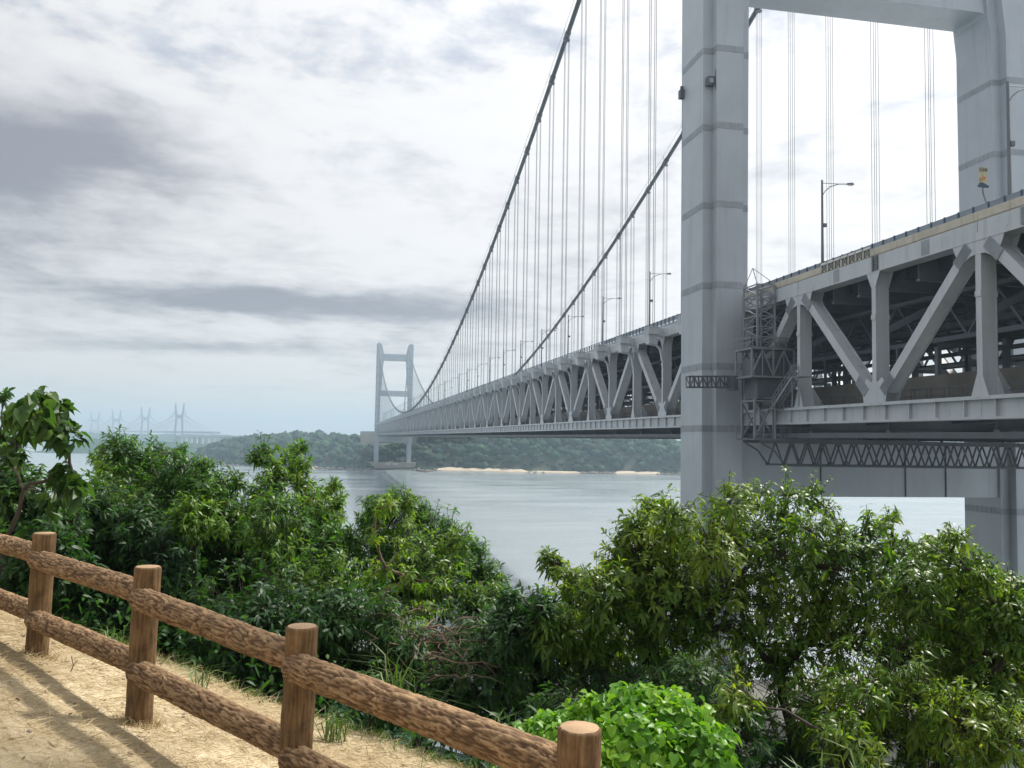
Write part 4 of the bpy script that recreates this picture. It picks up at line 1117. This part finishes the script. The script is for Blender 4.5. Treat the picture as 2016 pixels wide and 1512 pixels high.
TW=4.6
def nz_(v): return v/np.maximum(np.linalg.norm(v,axis=-1,keepdims=True),1e-9)
def leaves(pos,d,up,ln,wd,droop,shape='lance'):
    """vectorised leaf blades; returns verts and face arrays"""
    n=len(pos); d=nz_(d); side=nz_(np.cross(d,up)); nr=nz_(np.cross(side,d)); ln=np.broadcast_to(ln,(n,))[:,None]; wd=np.broadcast_to(wd,(n,))[:,None]; dr=np.broadcast_to(droop,(n,))[:,None]
    def P(t,s,h=0.0):
        g=np.array([0,0,-1.0])*dr*ln*t*t
        return pos+d*ln*t+side*wd*s+nr*wd*h+g
    if shape=='lance':
        V=np.stack([P(0,0),P(.32,-.42,.10),P(.32,.42,.10),P(.68,-.36,.08),P(.68,.36,.08),P(1,0)],1)
        k=6; tri=[[0,2,1],[3,4,5]]; quad=[[1,2,4,3]]
    elif shape=='heart':
        V=np.stack([P(.06,0),P(-.06,-.30,.1),P(.25,-.52,.16),P(.62,-.36,.10),P(1,0,-.1),P(.62,.36,.10),P(.25,.52,.16),P(-.06,.30,.1),P(.5,0,-.02)],1)
        k=9; tri=[]; quad=[[0,8,2,1],[8,4,3,2],[0,7,6,8],[8,6,5,4]]
    else:
        V=np.stack([P(0,-.5),P(0,.5),P(.5,-.42),P(.5,.42),P(1,0)],1); k=5; tri=[[2,3,4]]; quad=[[0,1,3,2]]
    off=(np.arange(n)*k)[:,None,None]
    F=[]
    if tri: F.append((np.array(tri)[None]+off).reshape(-1,3))
    if quad: F.append((np.array(quad)[None]+off).reshape(-1,4))
    return V.reshape(-1,3),F
def rnd_dir(n,up=0.0):
    v=rng.normal(size=(n,3)); v[:,2]+=up; return nz_(v)
def curve(a,b,k,sag,wig=.06):
    a,b=np.array(a,float),np.array(b,float); t=np.linspace(0,1,k)[:,None]; L_=np.linalg.norm(b-a)
    p=a*(1-t)+b*t; p[:,2]+=(sag*L_*(t*(1-t)*4))[:,0]; w=rng.normal(size=(k,3))*wig*L_*.35; w[0]=w[-1]=0; return p+w
def tree(label,base_rf,blobs,leaf_m,leaf_len,twig_n,shape='lance',leaves_per=9,stems=1,trunk_r=.07,cat='tree',name='broadleaf_tree',pts=None,fork=.35,flat=1.0,droop=.25,dj=.9,aspect=.27,group=None,trunk_m='wood',open_=0.0):
    """blobs: (u, v, radius px, depth m) clumps of foliage; depth varies so that the crown is a volume"""
    br,bf=base_rf; bz=gz(br,bf); base=loc(br,bf,bz-.15)
    t=empty(name,tuple(base)); tag(t,label,cat,group)
    C=[];Rr=[]
    for (u,v,r,dp) in blobs:
        R_=r*dp/F0; C.append(at(u,v,dp+rng.uniform(-1,1)*dj)); Rr.append(R_)
    for (r_,f_,z_,R_) in (pts or []): C.append(loc(r_,f_,z_)); Rr.append(R_)
    C=np.array(C);Rr=np.array(Rr); top=C.mean(0)
    wood=MB(); tw=MB()
    forks=[]
    for s in range(stems):
        b0=base+np.array([rng.uniform(-.15,.15),rng.uniform(-.15,.15),0])*(s>0)
        tgt=base*(1-fork)+top*fork+np.array([rng.uniform(-.5,.5),rng.uniform(-.5,.5),0])*(s>0 or .3)
        path=curve(b0,tgt,6,0,.06); wood.tube(path-base,[trunk_r*x for x in np.linspace(1.15,.72,6)],8); forks.append(path)
    pos=[];dr=[];ups=[];ln=[]
    # branching skeleton: every clump hangs on the nearest clump (or fork) closer to the trunk
    roots=[q[3+k] for q in forks for k in (0,2)]; nodes=list(roots); par=[-1]*len(roots); src=[None]*len(roots)
    order=np.argsort([min(np.linalg.norm(q[-1]-c) for q in forks) for c in C])
    for i in order:
        c=C[i]; cost=[np.linalg.norm(nd-c)+(.25*np.linalg.norm(nd-roots[0]) if k>=len(roots) else 0) for k,nd in enumerate(nodes)]
        k=int(np.argmin(cost)); nodes.append(c); par.append(k); src.append(int(i))
    cnt=[1]*len(nodes)
    for k in range(len(nodes)-1,-1,-1):
        if par[k]>=0: cnt[par[k]]+=cnt[k]
    limbs={}
    for k in range(len(roots),len(nodes)):
        r1=trunk_r*.62*sqrt(cnt[k]/len(C)); r0=min(trunk_r*.6,r1*1.35)+.004
        limb=curve(nodes[par[k]],nodes[k],7,.06,.08); limbs[src[k]]=limb
        wood.tube(limb-base,[r0+(max(r1*.7,.005)-r0)*x for x in np.linspace(0,1,7)],5)
    for ci,(c,R_) in enumerate(zip(C,Rr)):
        limb=limbs[ci]; R_=R_*1.12
        n=max(5,int(twig_n*TW*(R_/.45)**1.8)); d=rnd_dir(n,.35); rad=R_*(.35+.70*rng.random(n)**.6); tips=c+d*rad[:,None]*np.array([1,1,flat])
        # irregular outline: a few tips push out
        ex=rng.random(n)<.12; tips[ex]+=d[ex]*R_*.35+np.array([0,0,.10*R_/.4])
        for i in range(n):
            k=rng.integers(3,7); s0=limb[k]*.6+c*.4+(tips[i]-c)*.25
            tw.bar(s0-base,tips[i]-base,.003+.003*rng.random(),.005)
        ax=nz_(d*1.0+np.array([0,0,.35])+rng.normal(size=(n,3))*.3)
        for j in range(leaves_per):
            ring=rnd_dir(n); perp=nz_(np.cross(ax,ring)); a=rng.uniform(.55,1.45,n)[:,None]
            pos.append(tips-ax*(rng.random((n,1))*leaf_len*1.1)); dr.append(ax*np.cos(a)+perp*np.sin(a)+np.array([0,0,-.30])); ups.append(ax+np.array([0,0,.6])+rng.normal(size=(n,3))*.35); ln.append(leaf_len*rng.uniform(.65,1.2,n))
    pos=np.concatenate(pos);dr=np.concatenate(dr);ups=np.concatenate(ups);ln=np.concatenate(ln)
    V,F=leaves(pos-base,dr,ups,ln,ln*aspect*(1 if shape=='lance' else 3.0),droop,shape)
    tag(link('crown',np_mesh('crown',V,F,M[leaf_m]),t),kind='stuff')
    wood.obj('trunk',M[trunk_m],t,smooth=True); tag(tw.obj('branch',M[trunk_m],t),kind='stuff')
    return t
def Bl(dp,*l): return [(u,v,r,dp) for (u,v,r) in l]
# left edge: tall sapling with hanging heart-shaped leaves
tree('slender young tree with big drooping leaves standing against the sky at the left edge',(-5.6,9.4),
     Bl(9.6,(92,785,34),(62,800,34),(118,800,26),(45,838,34),(112,838,36),(80,825,30),(20,815,16),(128,862,28),(28,868,24),(140,925,28),(112,945,30),(150,960,24),(105,985,26),(20,905,24)),'big',.145,5.5,'heart',6,1,.03,fork=.72,droop=.45,dj=.35,flat=.9)
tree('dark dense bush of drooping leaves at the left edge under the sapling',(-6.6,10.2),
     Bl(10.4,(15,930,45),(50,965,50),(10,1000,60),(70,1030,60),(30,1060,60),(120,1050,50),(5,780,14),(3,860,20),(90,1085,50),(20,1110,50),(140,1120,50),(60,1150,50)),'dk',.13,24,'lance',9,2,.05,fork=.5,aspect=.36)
# oaks at the left
tree('bushy evergreen oak just right of the sapling, its tops under the far cable-stayed towers',(-4.5,12.6),
     Bl(12.5,(228,880,30),(205,905,28),(250,905,36),(232,940,45),(285,905,24),(312,895,26),(300,935,40),(345,925,34),(352,890,18),(375,935,34),(400,915,20),(330,965,50),(270,970,55),(390,965,40),(440,950,26),(470,945,18),(430,980,40),(210,985,40),(350,1000,60),(290,1010,60)),'oak',.115,30,stems=2,trunk_r=.07,fork=.45)
tree('slim oak with two raised leafy tips crossing the island shore',(-3.3,13.0),
     Bl(13.0,(522,885,20),(505,905,18),(535,920,22),(580,885,18),(598,878,12),(570,915,28),(596,915,20),(545,950,34),(520,975,40),(590,945,22),(600,990,40),(640,985,28),(655,955,16),(665,985,16),(640,1020,34),(670,1015,14)),'oak',.11,30,trunk_r=.055,fork=.5,dj=.5)
tree('grey-leaved oak behind the left fence posts',(-5.0,11.2),
     Bl(11.4,(175,1010,45),(215,1040,55),(155,1060,55),(270,1060,60),(200,1100,60),(120,1100,50),(260,1130,60),(330,1110,60),(180,1160,60),(110,1165,50),(250,1200,60),(90,1220,50)),'dk',.115,34,stems=2,aspect=.30)
tree('broad oak with a bright yellow-green clump in the middle of the left thicket',(-3.0,11.6),
     Bl(11.6,(420,1030,60),(350,1050,60),(480,1040,60),(540,1030,60),(600,1050,60),(450,1100,80),(370,1120,70),(530,1110,80),(610,1110,70),(660,1080,45),(690,1060,26),(400,1180,80),(490,1190,80),(580,1190,80),(650,1160,55),(330,1190,70),(690,1130,26)),'oak',.115,34,stems=2,trunk_r=.085)
tree('young shoot of bright yellow-green leaves in the left thicket',(-3.75,10.9),Bl(10.9,(372,1005,28),(352,1020,24),(395,1015,24),(415,1000,18),(430,1040,20),(380,1040,30)),'light',.10,40,trunk_r=.03,fork=.6,dj=.2)
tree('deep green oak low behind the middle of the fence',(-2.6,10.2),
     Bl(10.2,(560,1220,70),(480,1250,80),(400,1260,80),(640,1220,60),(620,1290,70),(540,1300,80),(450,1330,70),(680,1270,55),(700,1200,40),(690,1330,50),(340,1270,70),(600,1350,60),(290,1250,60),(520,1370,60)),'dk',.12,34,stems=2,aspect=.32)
# centre
tree('round-topped oak in the centre with light green tips against the water',(-1.35,12.4),
     Bl(12.4,(770,985,24),(740,1000,26),(795,990,28),(825,1010,26),(725,1030,26),(770,1030,44),(830,1045,44),(875,1055,36),(905,1065,26),(935,1090,30),(880,1100,50),(820,1110,60),(955,1130,36),(985,1150,24),(920,1140,50),(970,1180,34),(1000,1190,18),(860,1160,60),(790,1170,60),(740,1090,44),(930,1200,50),(735,1150,40)),'oak',.105,34,stems=2,trunk_r=.075,fork=.5)
tree('pale green young tree growing up through the central oak',(-1.6,10.3),
     Bl(10.4,(745,1000,18),(735,1060,20),(765,1000,22),(790,1080,26),(800,1140,30),(760,1120,26),(730,1130,22),(750,1180,28),(860,1150,22),(840,1200,30),(780,1220,34),(820,1250,30),(740,1240,24),(800,1300,22),(815,1340,26)),'light',.095,17,stems=1,trunk_r=.045,fork=.75,dj=.4,trunk_m='twig')
tree('shadowy oak low behind the centre of the fence',(-.3,9.6),
     Bl(9.7,(930,1270,60),(870,1300,60),(1000,1250,50),(1030,1300,60),(960,1340,70),(880,1370,60),(800,1370,50),(1060,1360,60),(1000,1400,60),(760,1400,45),(1050,1230,36),(1018,1205,30),(1052,1192,30),(990,1215,30),(1035,1225,40),(1075,1205,30),(1005,1180,20),(1060,1260,44),(745,1225,44),(765,1285,50),(725,1310,44),(800,1290,40),(1095,1290,50),(930,1420,50),(720,1370,40),(760,1310,40)),'dk',.115,34,stems=2,aspect=.30)
# right: the big spreading oak and its neighbours
tree('big spreading oak with drooping glossy leaves in front of the bridge tower',(2.75,8.9),
     Bl(9.3,(1440,985,44),(1415,1025,44),(1500,975,36),(1545,985,40),(1590,975,36),(1625,1000,26),(1470,1040,60),(1540,1050,64),(1610,1055,54),(1655,1060,34),(1400,1080,60),(1480,1110,80),(1570,1120,80),(1650,1120,60),(1720,1040,30),(1752,1020,24),(1700,1090,50),(1760,1075,34),(1790,1095,34),(1740,1130,60),(1350,1130,70),(1430,1180,80),(1530,1190,86),(1630,1190,80),(1720,1200,74),(1380,1240,70),(1480,1260,80),(1590,1270,80),(1690,1280,74),(1420,1320,64),(1530,1330,64)),'oak2',.092,24,stems=3,trunk_r=.10,fork=.5,droop=.35,aspect=.31,open_=.3)
tree('oak with hanging leaf sprays leaning over the water right of centre',(1.15,9.6),
     Bl(9.9,(1290,1010,40),(1255,1040,40),(1330,1035,44),(1280,1080,50),(1225,1085,34),(1215,1120,36),(1085,1105,24),(1120,1140,30),(1075,1090,14),(1160,1150,36),(1340,1090,50),(1260,1140,60),(1190,1180,55),(1120,1190,50),(1310,1180,70),(1230,1220,70),(1150,1250,60),(1290,1270,70),(1210,1300,60),(1090,1240,40),(1330,1330,60),(1130,1320,50)),'oak2',.112,32,stems=2,trunk_r=.08,fork=.5,droop=.35,aspect=.31)
tree('olive-leaved oak at the right edge, below the tower’s right leg'.replace('’s',''),(4.9,8.7),
     Bl(9.0,(1850,1075,30),(1880,1060,24),(1825,1090,36),(1870,1110,40),(1830,1150,54),(1900,1160,44),(1935,1140,24),(1880,1210,60),(1950,1220,44),(1800,1220,64),(1980,1270,44),(1920,1280,64),(1840,1290,70),(2000,1330,50),(1940,1350,64),(1770,1310,64),(1860,1370,70),(2010,1250,40),(1990,1400,60),(1960,1170,36),(1915,1105,26),(1990,1200,40),(2020,1310,50),(1890,1290,60),(1850,1220,60),(1950,1300,60),(1800,1160,54),(1870,1340,60),(2040,1400,60),(1840,1420,60),(1940,1132,32),(1990,1160,36),(2030,1180,44),(1965,1200,44),(2010,1240,44)),'oak2',.092,38,stems=3,trunk_r=.085,fork=.5,droop=.35,aspect=.31)
tree('dark oak branches low at the right edge of the thicket',(3.3,7.2),
     Bl(7.8,(1700,1360,60),(1790,1380,70),(1620,1390,60),(1890,1420,70),(1980,1460,60),(1750,1450,70),(1850,1490,70),(1660,1460,54),(1950,1400,54),(1570,1440,40),(1480,1420,44),(1440,1380,40)),'oak2',.10,36,stems=2,trunk_r=.05,droop=.35,aspect=.26)
tree('dark bush between the kudzu and the big oak trunk',(1.7,8.0),
     Bl(8.3,(1400,1400,54),(1360,1340,54),(1460,1460,54),(1300,1360,50),(1240,1350,44),(1520,1490,50),(1170,1340,50),(1100,1400,44),(1420,1490,44),(1560,1500,60),(1630,1505,60),(1600,1450,36),(1700,1500,54)),'dk',.10,32,stems=1,trunk_r=.04,aspect=.28)

# the tree over the path whose shade dapples the straw
_sh=[]
for (r_,f_,R_) in ((-3.6,5.6,.55),(-2.9,5.1,.6),(-2.2,4.8,.5),(-1.5,4.5,.55),(-4.3,6.3,.5),(-3.2,4.5,.6),(-.8,4.6,.4),(-2.3,4.1,.6),(-5.2,6.4,.6),(-4.4,5.2,.6)):
    h_=6.5+rng.uniform(-.1,.7); q_=(h_+1.9)/np.tan(SUN_EL); _sh.append((r_+q_*sin(SUN_AZ-YAW),f_+q_*cos(SUN_AZ-YAW),EYE[2]+h_,R_))
tree('tall tree leaning over the path, above the picture',(15.0,-3.0),[],'oak',.13,5,pts=_sh,stems=1,trunk_r=.14,fork=.55,dj=0)
# bare dead branches in the centre
t=empty('dead_branches',tuple(loc(-1.15,9.0,gz(-1.15,9.0)))); tag(t,'leafless reddish brushwood low in the middle of the thicket','branches')
mb=MB(); base=np.array(t.location); trunk=curve(at(815,1400,9.3),at(835,1235,9.4),6,0,.05); mb.tube(trunk-base,[.05,.045,.04,.035,.03,.025],7)
for i in range(26):
    st=trunk[rng.integers(2,6)]; u,v=rng.uniform(700,1030),rng.uniform(1210,1340); e=at(u,v,9.3+rng.uniform(-.5,.5)); c=curve(st,e,7,.06,.10); mb.tube(c-base,np.linspace(.013,.004,7).tolist(),4)
    for j in range(5):
        s=c[rng.integers(3,7)]; e2=s+rnd_dir(1)[0]*rng.uniform(.1,.35); mb.tube(curve(s,e2,4,.05,.1)-base,[.004,.0035,.003,.002],3)
tag(mb.obj('branch',M['twig'],t),kind='stuff')

# kudzu mound by the fence
t=empty('kudzu_bush',tuple(loc(.75,6.3,gz(.75,6.3)))); tag(t,'bright green mound of broad round leaves by the nearest fence post','bush'); base=np.array(t.location)
pos=[];ups=[]
for (u,v,r,dp,n) in ((1250,1440,80,6.3,330),(1330,1455,80,6.2,330),(1170,1450,75,6.3,300),(1100,1475,62,6.2,260),(1040,1470,44,6.4,150),(1240,1500,90,5.8,360),(1370,1510,70,5.9,280),(1160,1520,80,5.7,300),(1290,1405,46,6.5,160),(1220,1400,40,6.6,130),(1080,1440,34,6.6,110),(1400,1480,44,6.2,120),(1010,1490,34,6.5,90),(1150,1405,24,6.7,60),(1180,1390,16,6.8,34),(1330,1385,26,6.5,60),(1275,1372,18,6.6,40),(1065,1420,16,6.7,30),(1425,1450,20,6.3,40)):
    n=int(n*1.45); c=at(u,v,dp); R_=r*dp/F0; d=rnd_dir(n,.4); p=c+d*R_*(.45+.75*rng.random((n,1))**.7); pos.append(p); ups.append(d+np.array([0,0,.8])+rng.normal(size=(n,3))*.65)
pos=np.concatenate(pos);ups=nz_(np.concatenate(ups)); n=len(pos); dr=nz_(np.cross(ups,rng.normal(size=(n,3)))); dr[:,2]-=.25; ln=rng.uniform(.042,.082,n)
V,F=leaves(pos-base,dr,ups,ln,ln*.95,.2,'heart'); tag(link('foliage',np_mesh('foliage',V,F,M['kudzu']),t),kind='stuff')
mb=MB()
for i in range(60):
    j=rng.integers(n); mb.tube(curve(np.array([base[0],base[1],base[2]]),pos[j],5,.1,.08)-base,.004,3)
tag(mb.obj('stem',M['wood'],t),kind='stuff')

# undergrowth on the slope below the fence
def scatter_under(n,name,label,r0,r1,s0,s1,ln0,ln1,h,mk,shape='lance'):
    r=rng.uniform(r0,r1,n*3); f=rng.uniform(2,26,n*3); s=(r-.27)*.672+(f-3.5)*.741; tt=(r-.27)*(-.741)+(f-3.5)*.672; e=edge_s(tt); ok=(s>e+s0)&(s<e+s1); r,f=r[ok][:n],f[ok][:n]; n=len(r)
    z=ground_z(r,f)+rng.random(n)*h*(.5+.7*np.clip(fbm(np.c_[r*.9,f*.9,r*0],2)+.5,0,1)); p=np.stack([EYE[0]+r*RT[0]+f*HF[0],EYE[1]+r*RT[1]+f*HF[1],z],1)
    V,F=leaves(p,rnd_dir(n,.3),rnd_dir(n,1.2),rng.uniform(ln0,ln1,n),rng.uniform(ln0,ln1,n)*.4,.35,shape)
    tag(link(name,np_mesh(name,V,F,M[mk])),label,'undergrowth',kind='stuff')
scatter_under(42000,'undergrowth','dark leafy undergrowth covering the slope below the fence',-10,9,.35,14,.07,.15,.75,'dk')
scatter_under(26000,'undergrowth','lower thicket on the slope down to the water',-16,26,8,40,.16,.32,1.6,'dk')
# shore thicket farther down
pts=[];rr=[]
for i in range(420):
    r=rng.uniform(-30,60); f=rng.uniform(16,64); z=gz(r,f)
    if z<.4: continue
    if f<22 and -6<r<8: continue
    R_=rng.uniform(.9,2.0); pts.append(np.r_[loc(r,f)[:2],z+R_*.3]); rr.append(R_)
tag(scatter_crowns(pts,rr,CV,M['forest'],'shore_thicket'),'low evergreen thicket on the near shore below the trees','undergrowth',kind='stuff')

# grass
def blades(n,fn,ln,wd,name,label,mk,lay,kind='stuff',cat='grass',droop=.35):
    p,hd=fn(n); n=len(p); d=rnd_dir(n); d[:,2]=np.abs(d[:,2]); d=nz_(d*np.array([1,1,0])+np.array([0,0,1])*lay*rng.uniform(.3,1.3,(n,1))) 
    L_=ln[0]+(ln[1]-ln[0])*rng.random(n)**1.6
    V,F=leaves(p,d,rnd_dir(n,1.0),L_,np.full(n,wd)*rng.uniform(.6,1.3,n),droop,'blade')
    tag(link(name,np_mesh(name,V,F,M[mk])),label,cat,kind=kind)
def on_path(n):
    r=rng.uniform(-8,3.5,n*2); f=2.2+9*rng.random(n*2)**1.5; s=(r-.27)*.672+(f-3.5)*.741; tt=(r-.27)*(-.741)+(f-3.5)*.672; e=edge_s(tt)
    k=fbm(np.c_[r*1.1,f*1.1,r*0+2],3); pr=np.where(s>-.7,1.0,.25+.6*np.clip(k+.3,0,1)); ok=(s<e+.15)&(rng.random(len(r))<pr); r,f=r[ok][:n],f[ok][:n]
    z=ground_z(r,f)+rng.random(len(r))*.012; return np.stack([EYE[0]+r*RT[0]+f*HF[0],EYE[1]+r*RT[1]+f*HF[1],z],1),None
blades(80000,on_path,(.05,.22),.0036,'dry_grass','mown dry straw littering the path','straw',.13,droop=.12)
def on_edge(n):
    tt=rng.uniform(-1.5,10,n); e=edge_s(tt); ss=e+rng.normal(.12,.16,n); k=fbm(np.c_[tt*1.7,tt*0,tt*0+8],3); ok=rng.random(n)<.25+1.1*np.clip(k+.25,0,1); tt,ss=tt[ok],ss[ok]
    r=.27-.741*tt+.672*ss; f=3.5+.672*tt+.741*ss; return np.stack([EYE[0]+r*RT[0]+f*HF[0],EYE[1]+r*RT[1]+f*HF[1],ground_z(r,f)-.01],1),None
blades(3600,on_edge,(.08,.34),.006,'grass','green grass fringing the edge of the straw path','grass',1.6,droop=.55)
blades(3000,on_edge,(.05,.20),.004,'dry_grass','pale dry stalks along the edge of the path','straw',1.8,droop=.3)
def litter():
    n=900; r=rng.uniform(-7,2.5,n); f=rng.uniform(3.5,10,n); s=(r-.27)*.672+(f-3.5)*.741; tt=(r-.27)*(-.741)+(f-3.5)*.672; ok=s<edge_s(tt)-.05; r,f=r[ok],f[ok]; n=len(r)
    p=np.stack([EYE[0]+r*RT[0]+f*HF[0],EYE[1]+r*RT[1]+f*HF[1],ground_z(r,f)+.012],1); d=rnd_dir(n)*np.array([1,1,.25]); V,F=leaves(p,d,np.array([0,0,1.0])+rng.normal(size=(n,3))*.35,rng.uniform(.03,.075,n),rng.uniform(.012,.03,n),-.15,'lance')
    tag(link('leaf_litter',np_mesh('leaf_litter',V,F,M['dead'])),'brown fallen leaves on the straw','leaf litter',kind='stuff')
M['dead']=leaf_mat('dead_leaf',[(.1,(.09,.055,.03)),(.5,(.19,.12,.06)),(.9,(.30,.21,.11))],(1.2,1.1,.8),.2,.7)
litter()
def stones():
    pts=[];rr=[]
    for i in range(260):
        r=rng.uniform(-7,2.5); f=rng.uniform(3.5,10); s=(r-.27)*.672+(f-3.5)*.741
        if s>.6: continue
        R_=.006+.016*rng.random()**3; pts.append(np.r_[loc(r,f)[:2],gz(r,f)+R_*.2]); rr.append(R_)
    tag(scatter_crowns(pts,rr,CV2,M['stone'],'pebbles'),'small pebbles in the path','pebbles',kind='stuff')
M['stone']=weathered('pebble_stone',(.36,.31,.25),(.2,.17,.14),.9,20,.4)
stones()
def round_posts(n):
    P_=[]
    for tp in post_top:
        r_,f_=to_loc(tp); k=n//len(post_top); a=rng.uniform(0,2*pi,k); q=.085+.10*rng.random(k)**2; r=r_+np.cos(a)*q; f=f_+np.sin(a)*q; P_.append(np.stack([EYE[0]+r*RT[0]+f*HF[0],EYE[1]+r*RT[1]+f*HF[1],ground_z(r,f)-.01],1))
    return np.concatenate(P_),None
blades(2400,round_posts,(.05,.20),.0042,'dry_grass','dry grass standing round the feet of the fence posts','straw',1.4,droop=.4)
def tuft(label,u,v,dp,n,h,wd=.012):
    p0=at(u,v,dp); r_,f_=to_loc(p0); b=np.array([p0[0],p0[1],max(gz(r_,f_),p0[2]-.3)])
    t=np.repeat(b[None],n,0)+np.c_[rng.normal(size=(n,2))*.05,np.zeros(n)]; d=rnd_dir(n); d[:,2]=np.abs(d[:,2])+rng.uniform(.8,2.2,n)
    L_=rng.uniform(.5,1.1,n)*h*1.5
    # two-segment arching blade
    d=nz_(d); mid=t+d*L_[:,None]*.6; d2=nz_(d+np.array([0,0,-.9])+d*np.array([.6,.6,0]))
    e=mid+d2*L_[:,None]*.45; sd=nz_(np.cross(d,[0,0,1.0]))*wd/2
    V=np.stack([t-sd*.6,t+sd*.6,mid-sd,mid+sd,e],1).reshape(-1,3); off=(np.arange(n)*5)[:,None,None]
    o=link('grass_tuft',np_mesh('grass_tuft',V-b,[(np.array([[2,3,4]])[None]+off).reshape(-1,3),(np.array([[0,1,3,2]])[None]+off).reshape(-1,4)],M['grass']),None,tuple(b)); tag(o,label,'grass','grass tufts along the slope edge')
for a in (('long-bladed grass tuft between the left and second fence posts, above the lower rail',232,1250,8.0,26,.32),('green grass tuft just left of the third fence post under the rail',390,1330,7.4,26,.26),
          ('tall grass tuft behind the upper rail right of the third post',770,1330,7.6,34,.5),('arching grass tuft under the pale young tree',810,1370,8.0,30,.5),('grass tuft left of the kudzu mound',968,1430,7.2,26,.42),
          ('green grass tuft behind the lower part of the third post',660,1420,6.9,40,.26),('reed-like grass tuft at the bottom, below the big oak trunk',1590,1490,5.2,20,.30),('wide-bladed grass tuft at the bottom right of the oak trunk',1690,1490,5.4,26,.36),('grass tuft at the bottom edge right of the kudzu',1450,1505,5.6,18,.25)):
    tuft(*a)
# a dry twig standing in the straw
mb=MB(); p=at(140,1290,6.9); r_,f_=to_loc(p); b=np.array([p[0],p[1],gz(r_,f_)]); mb.tube([(0,0,0),(.02,0,.06),(.0,.01,.13)],.004,4); mb.tube([(.02,0,.06),(.05,.01,.10)],.003,4)
o=mb.obj('twig',M['twig'],None,tuple(b)); tag(o,'small bare twig lying in the straw behind the left fence post','twig')

# the air
mt,nt,N,L,b=mat('haze_air'); N.remove(b); vol=N.new('ShaderNodeVolumePrincipled'); L.new(vol.outputs[0],N['Material Output'].inputs['Volume'])
HAZE=.00030; vol.inputs['Density'].default_value=HAZE; vol.inputs['Color'].default_value=(.60,.82,1.0,1); vol.inputs['Anisotropy'].default_value=.25
mb=MB(); mb.box(HB[0],HB[1],HB[2],HB[3],-2.2,172); hz=mb.obj('haze',mt); tag(hz,'thin blue-grey sea haze over the strait','haze',kind='stuff')
